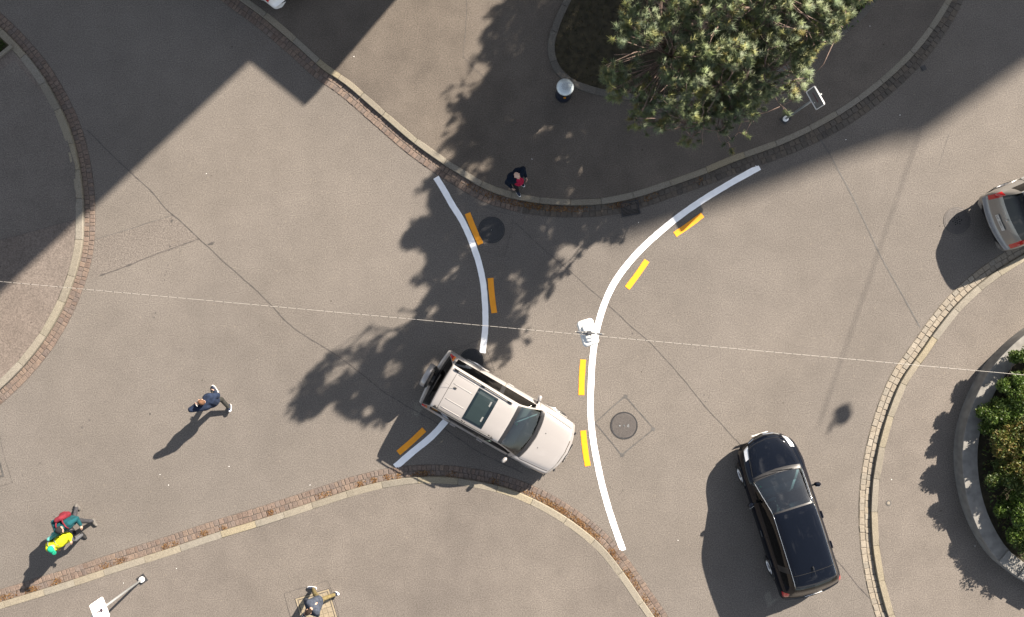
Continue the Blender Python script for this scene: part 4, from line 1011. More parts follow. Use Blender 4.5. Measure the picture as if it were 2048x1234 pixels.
def build_car(name, label, cat, px, py, z, heading, st, paint, cfg):
    t = thing(name, label, cat, W(px, py, z), R(heading), cfg.get('group')); s = CarSkin(st)
    allc = s.faces(-9, 9, -1, 99); rem = set(); wr_ = cfg['wheel_r']
    for wx in cfg['axles']:      # wheel openings
        for (u, v, sd) in list(allc):
            p = (s.G[u, v] + s.G[u + 1, v] + s.G[u + 1, v + 1] + s.G[u, v + 1]) / 4
            if abs(p[1]) > .55 and v < 4 * s.VS and math.hypot(p[0] - wx, p[2] - wr_) < wr_ + .055: rem.add((u, v, sd))
    parts = []; taken = set(rem)
    for (nm, m_, x0, x1, v0, v1, side) in cfg['panels']:
        c = s.faces(x0, x1, v0, v1, side) - taken; taken |= c
        if c: parts.append((nm, m_, c))
    body = allc - taken; mi = {}
    for (x0, x1, v0, v1) in cfg.get('trim', []):
        for c in s.faces(x0, x1, v0, v1): mi[c] = 1
    s.mesh('body', body, [M[paint], M['black_plastic']], t, mi)
    for nm, m_, c in parts: s.mesh(nm, c, M[m_], t)
    a = MB()   # arch lips, sill, closing plates
    for wx in cfg['axles']:
        for sd in (-1, 1):
            yv = None; P = []
            for k in range(15):
                an = math.pi * (k / 14) * 1.0; rr_ = wr_ + .058; X, Z = wx + rr_ * math.cos(an), wr_ + rr_ * math.sin(an)
                u = s.u_of(X); best = min(np.arange(0, 4.01 * s.VS, .25), key=lambda v: abs(s.pt(u, v).z - Z)); q = s.pt(u, best); P.append(Vector((X, (q.y + .002) * sd, Z)))
            a.tube(P, .022, 6)
    a.build('wheel_arch', M['black_plastic' if not cfg.get('arch_paint') else paint], t)['kind'] = 'stuff'
    a = MB(); x0, x1 = st[1][0] + .1, st[-2][0] - .05
    a.box(((x0 + x1) / 2, 0, .33), (x1 - x0, 1.1, .06)); a.box((cfg['cabin'][0] * .5 + cfg['cabin'][1] * .5, 0, .42), (cfg['cabin'][1] - cfg['cabin'][0], 1.62, .06))
    a.build('underbody', M['black_hole'], t)
    for i, wx in enumerate(cfg['axles']):
        for sd in (-1, 1): wheel(t, wx, sd * (cfg['track'] - .11), wr_, sd, R(cfg.get('steer', 0)) if i == 0 else 0)
    # cabin
    x0, x1 = cfg['cabin']; zf = .5
    for sd in (-1, 1):
        a = MB(); seat(a, cfg['seat_x'], sd * .38, zf + .08); a.build('front_seat', M[cfg.get('trim_mat', 'interior')], t, True)
    a = MB(); seat(a, cfg['seat_x'] - .88, 0, zf + .08, 1.25); a.build('rear_bench', M[cfg.get('trim_mat', 'interior')], t, True)
    a = MB(); a.box((cfg['dash_x'], 0, zf + .34), (.42, 1.36, .26), bev=.08); a.box((cfg['dash_x'] + .26, 0, zf + .38), (.40, 1.38, .2), bev=.06); a.box((cfg['dash_x'] - .25, .38, zf + .47), (.10, .30, .06), bev=.02); a.build('dashboard', M['dash'], t, True)
    a = MB(); n = 20; Q = Matrix.Rotation(R(-62), 3, 'Y')
    a.tube([Q @ Vector((.18 * math.cos(2 * math.pi * k / n), .18 * math.sin(2 * math.pi * k / n), 0)) + Vector((cfg['dash_x'] - .40, .38, zf + .46)) for k in range(n + 1)], .016, 6, cap=False)
    a.tube([Vector((cfg['dash_x'] - .40, .38 - .17, zf + .46)), Vector((cfg['dash_x'] - .40, .38 + .17, zf + .46))], .02, 6); a.tube([Vector((cfg['dash_x'] - .40, .38, zf + .46)), Vector((cfg['dash_x'] - .2, .38, zf + .40))], .025, 6)
    a.build('steering_wheel', M['black_plastic'], t)
    # mirrors
    for sd in (-1, 1):
        mx_, my, mz = cfg['mirror']; a = MB(); a.box((mx_, sd * (my + .10), mz + .03), (.11, .19, .14), sd * .25, bev=.04)
        o = a.build('wing_mirror', M[cfg.get('mirror_mat', paint)], t, True)
        b = MB(); b.tube([(mx_, sd * (my - .06), mz - .02), (mx_, sd * (my + .05), mz + .0)], .025, 6); b.build('mirror_arm', M['black_plastic'], o)
        b = MB(); b.box((mx_ - .062, sd * (my + .10), mz + .03), (.006, .15, .10), sd * .25); b.build('mirror_glass', M['chrome'], o)
    # shut lines
    a = MB()
    for sd in (-1, 1):
        for uv in cfg['seams']: s.line(uv, .0055, a, sd)
    a.build('panel_gap', M['black_hole'], t)['kind'] = 'stuff'
    return t, s
def rng_(a, b, n=8): return [a + (b - a) * i / n for i in range(n + 1)]
def along(x0, x1, v, n=10): return [(x, v) for x in rng_(x0, x1, n)]
def across(x, v0, v1, n=8): return [(x, v) for v in rng_(v0, v1, n)]

SUV = [(-2.26, .66, .50, .60, .70, .60, .625, .64, -.05), (-2.25, .86, .45, .64, .86, .72, .665, .68, -.06), (-2.18, .905, .42, .70, .885, .78, .73, .74, -.06), (-2.12, .915, .42, .98, .87, .79, 1.01, 1.03, -.05),
       (-2.06, .92, .42, 1.04, .865, .77, 1.14, 1.16, -.05), (-1.97, .925, .42, 1.055, .86, .715, 1.38, 1.41, -.05), (-1.88, .925, .42, 1.06, .86, .665, 1.60, 1.645, -.05), (-1.83, .925, .42, 1.06, .86, .645, 1.655, 1.715, -.05), (-1.68, .928, .42, 1.06, .86, .635, 1.675, 1.75, -.02),
       (-1.0, .93, .41, 1.055, .86, .625, 1.695, 1.775, 0), (-.25, .93, .40, 1.05, .858, .61, 1.69, 1.77, .01), (.20, .93, .40, 1.045, .855, .60, 1.655, 1.73, .04), (.27, .93, .40, 1.043, .855, .60, 1.63, 1.70, .05), (.35, .93, .4, 1.04, .853, .612, 1.585, 1.65, .07),
       (.62, .93, .4, 1.03, .85, .675, 1.35, 1.405, .13), (.86, .928, .4, 1.02, .845, .745, 1.12, 1.165, .19), (.95, .925, .4, 1.012, .842, .765, 1.045, 1.09, .20), (1.02, .922, .4, 1.005, .84, .765, 1.03, 1.085, .20),
       (1.40, .915, .4, .975, .83, .735, 1.0, 1.06, .19), (1.80, .895, .4, .93, .81, .70, .955, 1.01, .20), (1.97, .875, .4, .885, .79, .675, .905, .945, .21), (2.00, .865, .4, .80, .79, .67, .82, .835, .21), (2.03, .86, .4, .70, .82, .70, .715, .72, .215), (2.09, .82, .41, .655, .79, .65, .67, .675, .215), (2.115, .72, .46, .58, .69, .55, .59, .595, .2)]
suv, ss = build_car('off_road_car', 'champagne beige off-road car with spare wheel on its tailgate, crossing the white line', 'car', 1000, 823, 0, -30, SUV, 'beige_paint', dict(
    wheel_r=.355, axles=(1.40, -1.27), track=.93, steer=3, cabin=(-1.9, .95), seat_x=-.12, dash_x=.66, trim_mat='interior_grey', mirror=(.76, .93, 1.04), arch_paint=True,
    panels=[('windscreen', 'glass', .34, .90, 7.0, 10, 0), ('rear_window', 'glass_dark', -2.06, -1.90, 7.0, 10, 0),
            ('front_side_window', 'glass_mid', -.25, .74, 5, 6.67, 1), ('front_side_window', 'glass_mid', -.25, .74, 5, 6.67, -1), ('rear_side_window', 'glass_mid', -1.08, -.33, 5, 6.67, 1), ('rear_side_window', 'glass_mid', -1.08, -.33, 5, 6.67, -1), ('quarter_window', 'glass_dark', -1.84, -1.22, 5, 6.67, 1), ('quarter_window', 'glass_dark', -1.84, -1.22, 5, 6.67, -1),
            ('tail_light', 'red_lens', -2.115, -1.99, 4.2, 6.67, 1), ('tail_light', 'red_lens', -2.115, -1.99, 4.2, 6.67, -1), ('turn_signal', 'orange_lens', -1.99, -1.93, 4.5, 6.67, 1), ('turn_signal', 'orange_lens', -1.99, -1.93, 4.5, 6.67, -1),
            ('headlight', 'lamp_lens', 1.965, 2.005, 5, 9.01, 1), ('headlight', 'lamp_lens', 1.965, 2.005, 5, 9.01, -1)],
    trim=[(-1.91, -1.87, 7.0, 10), (-2.12, -2.05, 7, 10), (.26, .345, 7, 10), (.90, 1.02, 7.0, 10), (-.33, -.25, 5, 6.67), (1.965, 2.005, 9, 10)],
    seams=[along(1.06, 1.94, 6.6) , across(1.03, 6.6, 10), along(-1.66, -1.66, 7, 1) + across(-1.66, 7, 10), across(-.29, 1.4, 4.9), across(.86, 1.4, 4.4), across(-1.15, 1.6, 4.9), along(-1.85, 1.95, 3.05, 24)]))
# roof dress of the off-roader
a = MB()
for sd in (-1, 1):
    ss.line(along(-1.78, .10, 7.75, 14), .020, a, sd, 6, .045)
    for x in (-1.7, -.85, .0): p = ss.pt(ss.u_of(x), 7.75 * ss.VS, sd); a.box((p.x, p.y, p.z + .02), (.12, .04, .05))
rr0 = a.build('roof_rail', M['black_plastic'], suv, True); rr0['kind'] = 'stuff'
a = MB()
for sd in (-1, 1):
    for v in (8.35, 9.35): ss.line(along(-1.60, -1.0, v, 8), .011, a, sd, 6, .001)
a.build('roof_rib', M['beige_paint'], suv, True)['kind'] = 'stuff'
def patch_on(s, x0, x1, v0, name, m_, parent, lift, n=8, rnd=.0):
    V = []; F = []; N = 2 * n
    us = [s.u_of(x) for x in rng_(x0, x1, n)]; vs_ = [v0 + (10 - v0) * i / n for i in range(n + 1)]
    for iu, u in enumerate(us):
        row = [s.pt(u, v * s.VS, 1) for v in vs_] + [s.pt(u, v * s.VS, -1) for v in vs_[::-1][1:]]
        V += [p + Vector((0, 0, lift)) for p in row]
    k = len(row)
    for i in range(n):
        for j in range(k - 1): F.append((i * k + j, (i + 1) * k + j, (i + 1) * k + j + 1, i * k + j + 1)[::-1])
    b = len(V)      # skirt so that the pane has thickness
    ringi = [j for j in range(k)] + [i * k + k - 1 for i in range(1, n + 1)] + [n * k + j for j in range(k - 2, -1, -1)] + [i * k for i in range(n - 1, 0, -1)]
    V += [V[i] - Vector((0, 0, lift + .004)) for i in ringi]; L = len(ringi)
    for i in range(L): F.append((ringi[i], ringi[(i + 1) % L], b + (i + 1) % L, b + i))
    return mesh_obj(name, V, F, M[m_], parent, False)
M['sunroof'] = mat('sunroof_glass', (.006, .013, .016), .06, 0, 1.0); M['sunroof_pane'] = mat('sunroof_inner', (.022, .036, .036), .08, 0, 1.0)
sr = patch_on(ss, -.93, -.30, 8.36, 'sunroof', 'sunroof', suv, .012)
patch_on(ss, -.86, -.40, 8.62, 'sunroof_pane', 'sunroof_pane', sr, .0155)
a = MB(); a.box((0, 0, 0), (.045, .64, .004)); o = a.build('sunroof_blind', M['interior_grey'], sr); p = ss.pt(ss.u_of(-.43), 10 * ss.VS); o.location = (p.x - .0, 0, p.z + .008)
a = MB(); p = ss.pt(ss.u_of(-1.5), 9.6 * ss.VS, 1); a.box((p.x, p.y, p.z + .015), (.09, .045, .04), bev=.01); a.tube([(p.x, p.y, p.z + .03), (p.x - .32, p.y, p.z + .10)], .004, 5); a.build('antenna', M['black_plastic'], suv)
# spare wheel on the tailgate
sw = MB(); Mx = Matrix.Rotation(R(-90), 3, 'Y') ; c = Vector((-2.37, -.03, .93))
sw.lathe([(.20, -.11), (.33, -.11), (.355, -.08), (.355, .06), (.335, .10)], c, 36, Mx); spare = sw.build('spare_wheel', M['rubber'], suv, True)
sw = MB(); sw.lathe([(.358, -.035), (.366, .00), (.366, .09), (.34, .125), (.18, .135), (.02, .137)], c, 36, Mx); sw.build('spare_cover', M['beige_paint'], spare, True)
a = MB(); a.box((-2.22, -.03, .93), (.14, .2, .2)); a.build('spare_bracket', M['black_plastic'], suv)
a = MB(); a.tube([ss.pt(ss.u_of(-2.02), v * ss.VS, sd_) + Vector((-.01, 0, .012)) for v, sd_ in ((8.8, -1), (9.5, -1), (10, 1), (9.5, 1))], .012, 5); a.build('rear_wiper', M['black_plastic'], suv)
a = MB()
for y0, y1 in ((.62, .02), (.05, -.55)):
    a.tube([(.99 + .19 * (1 - (y0 / .92)**2) * .6, y0, 1.115), ((.96 + .17 * (1 - (y1 / .92)**2)), y1, 1.145)], .012, 5)
a.build('wiper', M['black_plastic'], suv)['kind'] = 'stuff'
a = MB()
for y in (-.24, .24): p = ss.pt(ss.u_of(1.25), 9.3 * ss.VS, 1 if y > 0 else -1); a.lathe([(.014, 0), (.012, .012)], (p.x, y, p.z + .002), 8)
a.build('washer_jet', M['black_plastic'], suv)['kind'] = 'stuff'
a = MB(); a.box((.42, .02, 1.555), (.05, .22, .07), bev=.015); a.build('rear_view_mirror', M['black_plastic'], suv)
a = MB(); a.box((.52, .10, 1.508), (.055, .055, .004)); o = a.build('green_sticker', M['green_sticker'], suv)
a = MB(); a.box((2.335, 0, .50), (.02, .50, .11)); pl_ = a.build('number_plate', M['plate'], suv)
a = MB(); a.box((2.315, 0, .62), (.03, .62, .07), bev=.01); a.build('grille', M['black_plastic'], suv)
for sd in (-1, 1): a = MB(); a.box((2.21, sd * .62, .67), (.05, .09, .05), bev=.01); a.build('bumper_block', M['black_plastic'], suv)
for sd in (-1, 1):
    for x in (-.15, -1.05): a = MB(); a.box((x, sd * .932, .93), (.20, .035, .045), bev=.012); a.build('door_handle', M['beige_paint'], suv)

MPV = [(-2.40, .62, .46, .56, .64, .52, .58, .59, -.10), (-2.385, .82, .40, .62, .82, .70, .635, .64, -.12), (-2.30, .885, .36, .665, .86, .74, .675, .68, -.14), (-2.255, .895, .35, .70, .86, .74, .72, .73, -.14), (-2.13, .905, .34, .95, .845, .72, 1.0, 1.03, -.14),
       (-1.99, .91, .33, 1.03, .84, .69, 1.22, 1.27, -.13), (-1.82, .92, .32, 1.035, .835, .635, 1.45, 1.51, -.12), (-1.69, .92, .32, 1.035, .833, .612, 1.535, 1.60, -.10), (-1.60, .92, .32, 1.035, .832, .605, 1.555, 1.635, -.07),
       (-1.45, .922, .31, 1.03, .83, .605, 1.57, 1.66, -.02), (-.5, .925, .3, 1.01, .825, .608, 1.60, 1.695, 0), (.15, .925, .3, 1.0, .82, .604, 1.585, 1.675, .02), (.40, .925, .3, .99, .82, .598, 1.545, 1.63, .04), (.47, .922, .3, .987, .82, .605, 1.515, 1.59, .05),
       (.85, .92, .3, .972, .81, .665, 1.27, 1.335, .10), (1.20, .92, .3, .955, .80, .715, 1.045, 1.10, .14), (1.30, .918, .3, .948, .798, .722, .985, 1.045, .15), (1.38, .915, .3, .94, .795, .72, .962, 1.03, .16),
       (1.72, .895, .3, .90, .775, .67, .92, .985, .23), (2.0, .84, .3, .82, .735, .60, .84, .895, .30), (2.12, .785, .3, .74, .695, .55, .76, .80, .34), (2.16, .75, .3, .63, .685, .54, .65, .67, .35), (2.185, .64, .33, .52, .60, .44, .53, .54, .32)]
MP = [('windscreen', 'glass', .44, 1.24, 7.0, 10, 0), ('rear_window', 'glass_dark', -2.05, -1.72, 7.0, 10, 0)]
for sd in (1, -1):
    MP += [('front_side_window', 'glass_dark', -.32, 1.0, 5, 6.67, sd), ('rear_side_window', 'glass_dark', -1.18, -.38, 5, 6.67, sd), ('quarter_window', 'glass_dark', -1.72, -1.26, 5, 6.67, sd),
           ('tail_light', 'red_lens', -2.20, -1.99, 3.3, 6.4, sd), ('headlight', 'lamp_lens', 1.86, 2.13, 4.6, 7.3, sd)]
def mpv(name, label, px, py, z, hd, paint, extra=None):
    cfg = dict(wheel_r=.33, axles=(1.44, -1.44), track=.92, steer=0, cabin=(-1.9, 1.25), seat_x=.02, dash_x=.92, mirror=(.72, .915, 1.0), trim_mat='interior_grey', panels=MP, arch_paint=True,
        trim=[(-1.72, -1.68, 7, 10), (.40, .45, 7, 10), (1.24, 1.36, 7, 10), (-.38, -.32, 5, 6.67), (-1.26, -1.18, 5, 6.67), (2.13, 2.165, 8.3, 10)],
        seams=[along(1.40, 2.06, 7.3), across(2.06, 7.3, 10), across(-1.40, 7, 10), across(-.35, 1.4, 4.9), across(.92, 1.4, 4.4), across(-1.25, 1.8, 4.9)])
    cfg.update(extra or {})
    t, s = build_car(name, label, 'car', px, py, z, hd, MPV, paint, cfg)
    a = MB()
    for sd in (-1, 1): s.line(along(-1.72, .42, 7.0, 14), .009, a, sd, 6, .004); s.line(along(.42, 1.28, 7.0, 10), .010, a, sd, 6, .004)
    a.build('roof_trim', M['chrome'], t, True)['kind'] = 'stuff'
    a = MB(); p = s.pt(s.u_of(-1.30), 10 * s.VS); a.box((p.x, 0, p.z + .02), (.10, .04, .05), bev=.012); a.tube([(p.x, 0, p.z + .03), (p.x - .22, 0, p.z + .07)], .004, 5); a.build('antenna', M['black_plastic'], t)
    for sd in (-1, 1):
        for x in (-.22, -1.14): a = MB(); a.box((x, sd * .925, .86), (.22, .05, .045), bev=.014); a.build('door_handle', M[cfg.get('handle', paint)], t)
    a = MB()
    for y0, y1 in ((.66, .0), (.20, -.48)):
        f = lambda y: 1.33 + .15 * (1 - (y / .92)**2)
        a.tube([(f(y0), y0, 1.03), (f((y0 + y1) / 2) - .03, (y0 + y1) / 2, 1.085), (f(y1) - .05, y1, 1.09)], .011, 5)
    a.build('wiper', M['black_plastic'], t)['kind'] = 'stuff'
    a = MB(); a.box((-2.375, 0, .80), (.012, .52, .10)); pt_ = a.build('number_plate', M['plate'], t); 
    a = MB(); a.box((2.468, 0, .40), (.008, .50, .10)); a.build('number_plate', M['plate'], t)
    a = MB(); a.tube([s.pt(s.u_of(2.145), v * s.VS, sd_) + Vector((.012, 0, .004)) for v, sd_ in ((8.0, -1), (9, -1), (10, 1), (9, 1), (8.0, 1))], .014, 5); a.build('grille', M['chrome'], t)
    return t, s
blk, bs = mpv('people_carrier', 'glossy black people carrier with sky mirrored in its roof, lower right', 1560, 1019, 0, 107.5, 'black_paint')
a = MB()
for sd in (-1, 1):
    bs.line([(1.42, 8.3), (1.6, 8.5), (1.8, 8.75), (2.0, 9.1)], .010, a, sd, 6, -.004)
a.build('bonnet_crease', M['black_paint'], blk, True)['kind'] = 'stuff'
a = MB(); a.box((1.16, .60, 1.10), (.05, .05, .004)); a.build('green_sticker', M['green_sticker'], blk)
gry, gs = mpv('people_carrier', 'silver beige car at the right edge showing only its tailgate and red lamps', 2106, 390, 0, 23.5, 'grey_paint', dict(panels=[p for p in MP if p[0] != 'tail_light'] + [('tail_light', 'red_lens', -2.24, -1.99, 4.5, 7.3, 1), ('tail_light', 'red_lens', -2.24, -1.99, 4.5, 7.3, -1)]))
wht, ws = mpv('people_carrier', 'white car at the top edge, only one bumper corner inside the photo', 475, -112, PZ, 141.5, 'white_paint_car')
# writing on the silver car's tailgate
def on_tail(x, v=10): return gs.pt(gs.u_of(x), v * gs.VS)
p0, p1 = on_tail(-2.22), on_tail(-2.15); d_ = (p1 - p0); pitch = math.atan2(d_.z, d_.x)
for ch in list(gry.children):
    if ch.name.startswith('number_plate') and ch.data.vertices[0].co.x < 0:
        bpy.data.objects.remove(ch)
pm = p0.lerp(p1, .6)
a = MB(); a.box((0, 0, 0), (.10, .50, .008)); plt = a.build('number_plate', M['plate_dull'], gry); nn = Vector((-d_.z, 0, d_.x)).normalized(); plt.location = pm + nn * .030; plt.rotation_euler = (0, -pitch, 0)
text_mesh('plate_letters', 'LU', .085, 'dark_print', plt, (0, .175, .0062), (0, 0, R(-90)), .001); text_mesh('plate_digits', '50011', .085, 'dark_print', plt, (0, -.05, .0062), (0, 0, R(-90)), .001)
a = MB()
for (x, y), (x2, y2) in zip([(-.03, -.03), (.035, -.02), (.02, .0), (.035, .02), (-.03, .03), (-.01, 0)], [(.035, -.02), (.02, .0), (.035, .02), (-.03, .03), (-.01, 0), (-.03, -.03)]): a.tube([(x, y, 0), (x2, y2, 0)], .007, 5)
em = a.build('emblem', M['chrome'], gry); em.location = on_tail(-2.09) + nn * .026; em.rotation_euler = (0, -pitch, 0)
# ------------------------------------------------------------------ people
def remeshed(name, prims, voxel, m, parent, smooth_it=2):
    mb = MB()
    for p in prims:
        if p[0] == 'c': mb.cap(p[1], p[2], p[3], p[4])
        elif p[0] == 'e': mb.ell(p[1], p[2], p[3] if len(p) > 3 else None, 16, 12)
    o = mesh_obj(name, mb.v, mb.f, m)
    md = o.modifiers.new('r', 'REMESH'); md.mode = 'VOXEL'; md.voxel_size = voxel; md.use_smooth_shade = True
    if smooth_it: sm = o.modifiers.new('s', 'SMOOTH'); sm.iterations = smooth_it; sm.factor = .5
    bpy.context.view_layer.update()
    me = bpy.data.meshes.new_from_object(o.evaluated_get(bpy.context.evaluated_depsgraph_get())); old = o.data
    o.modifiers.clear(); o.data = me; bpy.data.meshes.remove(old)
    me.polygons.foreach_set('use_smooth', [True] * len(me.polygons)); o.parent = parent; return o
def ik(a, b, l1, l2, bend):
    a, b, bend = Vector(a), Vector(b), Vector(bend); d = b - a; L = min(d.length, (l1 + l2) * .999); u = d.normalized()
    x = (l1 * l1 - l2 * l2 + L * L) / (2 * L); h = math.sqrt(max(0, l1 * l1 - x * x)); n = (bend - u * bend.dot(u)).normalized()
    return a + u * x + n * h, a + u * L
def person(label, px, py, z, heading, C, feet, hands, lean=.06, head=(0, 0), twist=0.0, k=1.0, hair=True, cap=None, bulk=.03, hem=0.0, pz=.93, group='people on foot'):
    """x forward, y left; feet = [(x, y, ankle z, pitch, yaw)] left then right; hands = wrist targets"""
    t = thing('person', label, 'person', W(px, py, z), R(heading), group); t.scale = (k, k, k)
    pel = Vector((0, 0, pz)); ch = pel + Vector((math.sin(lean) * .42, 0, math.cos(lean) * .42)); nk = ch + Vector((math.sin(lean) * .10 + .01, 0, .10))
    Tw = Matrix.Rotation(twist, 3, 'Z')
    sh = [ch + Tw @ Vector((0, .185, .03)), ch + Tw @ Vector((0, -.185, .03))]; hip = [pel + Vector((0, .09, -.02)), pel + Vector((0, -.09, -.02))]
    hp, hy = head; HR = Matrix.Rotation(hy + twist, 3, 'Z') @ Matrix.Rotation(hp, 3, 'Y'); hc = nk + Vector((.0, 0, .04)) + HR @ Vector((.025, 0, .13))
    B = [('e', pel + Vector((0, 0, .02)), (.115, .155, .12)), ('c', pel + Vector((0, .05, .05)), ch + Vector((0, .06, -.05)), .105, .115), ('c', pel + Vector((0, -.05, .05)), ch + Vector((0, -.06, -.05)), .105, .115),
         ('c', sh[0] - Vector((0, 0, .0)), sh[1], .062, .062), ('c', ch + Vector((0, 0, .02)), nk + Vector((0, 0, .0)), .085, .060), ('c', nk, hc + HR @ Vector((-.03, 0, -.05)), .055, .055)]
    F_ = [('e', hc + HR @ Vector((-.012, 0, .022)), (.098, .077, .098), HR), ('e', hc + HR @ Vector((.028, 0, -.045)), (.062, .058, .075), HR), ('c', hc + HR @ Vector((.082, 0, -.005)), hc + HR @ Vector((.105, 0, -.032)), .011, .016),
          ('c', hc + HR @ Vector((.082, -.02, -.072)), hc + HR @ Vector((.082, .02, -.072)), .010, .010)]
    for sd in (1, -1): F_ += [('e', hc + HR @ Vector((-.005, sd * .080, -.012)), (.022, .012, .033), HR), ('e', hc + HR @ Vector((.080, sd * .032, .018)), (.016, .022, .012), HR)]
    B += F_; JK = []; TRS = []; SHO = []; SOL = []
    jk = .026
    JK += [('e', pel + Vector((0, 0, .0 - hem * .5)), (.145 + bulk * .8, .185 + bulk, .13 + hem * .5)), ('c', pel + Vector((0, .07, .06)), ch + Tw @ Vector((0, .10, -.05)), .13 + bulk * .8, .145 + bulk * .7), ('c', pel + Vector((0, -.07, .06)), ch + Tw @ Vector((0, -.10, -.05)), .13 + bulk * .8, .145 + bulk * .7), ('c', sh[0], sh[1], .088 + bulk * .5, .088 + bulk * .5), ('c', ch + Vector((0, 0, .03)), nk - Vector((0, 0, .01)), .105, .075)]
    TRS += [('e', pel + Vector((0, 0, -.01)), (.125, .165, .12))]
    for i, sd in ((0, 1), (1, -1)):
        fx, fy, fz, pit, yaw = feet[i]; kn, an = ik(hip[i], (fx, fy, fz), .44, .43, (1, sd * .08, .1))
        B += [('c', hip[i], kn, .082, .056), ('c', kn, an, .054, .040)]
        TRS += [('c', hip[i], kn, .098, .074), ('c', kn, an + (kn - an).normalized() * .03, .072, .058)]
        FR = Matrix.Rotation(yaw, 3, 'Z') @ Matrix.Rotation(pit, 3, 'Y'); hl, to = an + FR @ Vector((-.045, 0, -.045)), an + FR @ Vector((.145, 0, -.055))
        B += [('c', an, hl, .038, .034), ('c', hl, to, .034, .026)]
        SHO += [('c', an + FR @ Vector((0, 0, .0)), hl, .050, .048), ('c', hl, an + FR @ Vector((.08, 0, -.045)), .048, .050), ('c', an + FR @ Vector((.08, 0, -.045)), to, .050, .038)]
        SOL += [('c', hl + FR @ Vector((-.012, 0, -.028)), an + FR @ Vector((.08, 0, -.078)), .047, .053), ('c', an + FR @ Vector((.08, 0, -.078)), to + FR @ Vector((.012, 0, -.018)), .053, .040)]
        wt = Tw @ Vector(hands[i][0]); el, wr2 = ik(sh[i], wt, .29, .26, Tw @ Vector(hands[i][1]))
        B += [('c', sh[i], el, .050, .040), ('c', el, wr2, .040, .026)]
        JK += [('c', sh[i], el, .082 + bulk * .5, .064 + bulk * .4), ('c', el, wr2 + (el - wr2).normalized() * .02, .062 + bulk * .3, .046)]
        # hand: palm, four bent fingers, thumb
        u = (Tw @ Vector(hands[i][2])).normalized() if len(hands[i]) > 2 else (wr2 - el).normalized()
        pn = Tw @ Vector(hands[i][3]) if len(hands[i]) > 3 else Vector((0, -sd, 0)); pn = (pn - u * pn.dot(u)).normalized(); q = u.cross(pn)
        if q.x * 1.0 + q.z * .2 < 0: q = -q
        for j in range(4):
            o_ = q * (.030 - .020 * j); kn0 = wr2 + u * (.085 - .004 * abs(j - 1)) + o_; ln = (.040, .046, .042, .032)[j]
            m1 = kn0 + (u * .82 + pn * .5).normalized() * ln; m2 = m1 + (u * .35 + pn * .9).normalized() * ln * .8
            B += [('c', wr2 + o_ * .5, kn0, .017, .0125), ('c', kn0, m1, .0100, .0090), ('c', m1, m2, .0088, .0078)]
        th0 = wr2 + u * .025 + q * .03; th1 = th0 + (u * .6 + q * .7 + pn * .3).normalized() * .04; B += [('c', th0, th1, .015, .012), ('c', th1, th1 + (u * .9 + q * .1 + pn * .35).normalized() * .032, .011, .009)]
    body = remeshed('body', B, .0065, M[C.get('skin', 'skin')], t, 2)
    remeshed('jacket', JK, .014, C['top'], t, 3); remeshed('trousers', TRS, .013, C['legs'], t, 2); remeshed('shoes', SHO, .010, C['shoe'], t, 2); remeshed('soles', SOL, .010, C['sole'], t, 1)
    remeshed('collar', [('c', nk + Vector((-.05, -.045, -.015)), nk + Vector((-.05, .045, -.015)), .034, .034), ('c', nk + Vector((-.05, .045, -.015)), nk + Vector((.03, .05, -.03)), .034, .028), ('c', nk + Vector((-.05, -.045, -.015)), nk + Vector((.03, -.05, -.03)), .034, .028)], .010, C.get('collar', C['top']), t)
    a = MB()
    for sd in (1, -1): a.ell(hc + HR @ Vector((.086, sd * .031, .005)), (.008, .011, .007), HR, 8, 6)
    a.build('eyes', M['dark_print'], t)
    if hair: remeshed('hair', [('e', hc + HR @ Vector((-.024, 0, .034)), (.098, .082, .096), HR), ('c', hc + HR @ Vector((-.07, .03, -.03)), hc + HR @ Vector((-.07, -.03, -.03)), .038, .038)], .009, C['hair'], t)
    if cap:
        o = remeshed('cap', [('e', hc + HR @ Vector((-.015, 0, .048)), (.108, .092, .085), HR), ('e', hc + HR @ Vector((-.03, 0, .02)), (.095, .090, .05), HR)], .009, cap, t)
        if C.get('visor', True): remeshed('visor', [('e', hc + HR @ Vector((.125, 0, .032)), (.075, .075, .014), HR), ('e', hc + HR @ Vector((.09, 0, .038)), (.05, .08, .016), HR)], .008, cap, o)
    return t, dict(ch=ch, nk=nk, hc=hc, HR=HR, sh=sh)
navy = cloth('navy_jacket', (.022, .034, .068)); slate = cloth('slate_jacket', (.060, .072, .10)); teal = cloth('teal_jacket', (.012, .085, .105)); yellow = cloth('yellow_jacket', (.40, .41, .012))
dgrey = cloth('dark_trousers', (.050, .050, .046)); khaki = cloth('khaki_trousers', (.20, .16, .075)); grey_t = cloth('grey_trousers', (.14, .145, .16)); black_t = cloth('black_trousers', (.02, .022, .026)); darknavy = cloth('dark_navy_jacket', (.008, .016, .034)); crimson = cloth('crimson_shirt', (.30, .012, .045)); navy_sh = cloth('navy_shoe', (.035, .045, .075)); grey_sh = cloth('grey_shoe', (.16, .15, .14)); white_s = M['white_enamel']; brown_h = cloth('brown_hair', (.20, .085, .035)); dark_h = cloth('dark_hair', (.028, .018, .013)); sand = cloth('sandy_hair', (.16, .085, .05)); green_c = cloth('green_cap', (.015, .30, .18)); black_c = cloth('black_cap', (.022, .022, .025)); maroon = cloth('maroon_pack', (.15, .018, .028)); aqua = cloth('aqua_pack', (.12, .38, .36)); scarf = cloth('grey_scarf', (.20, .23, .25))
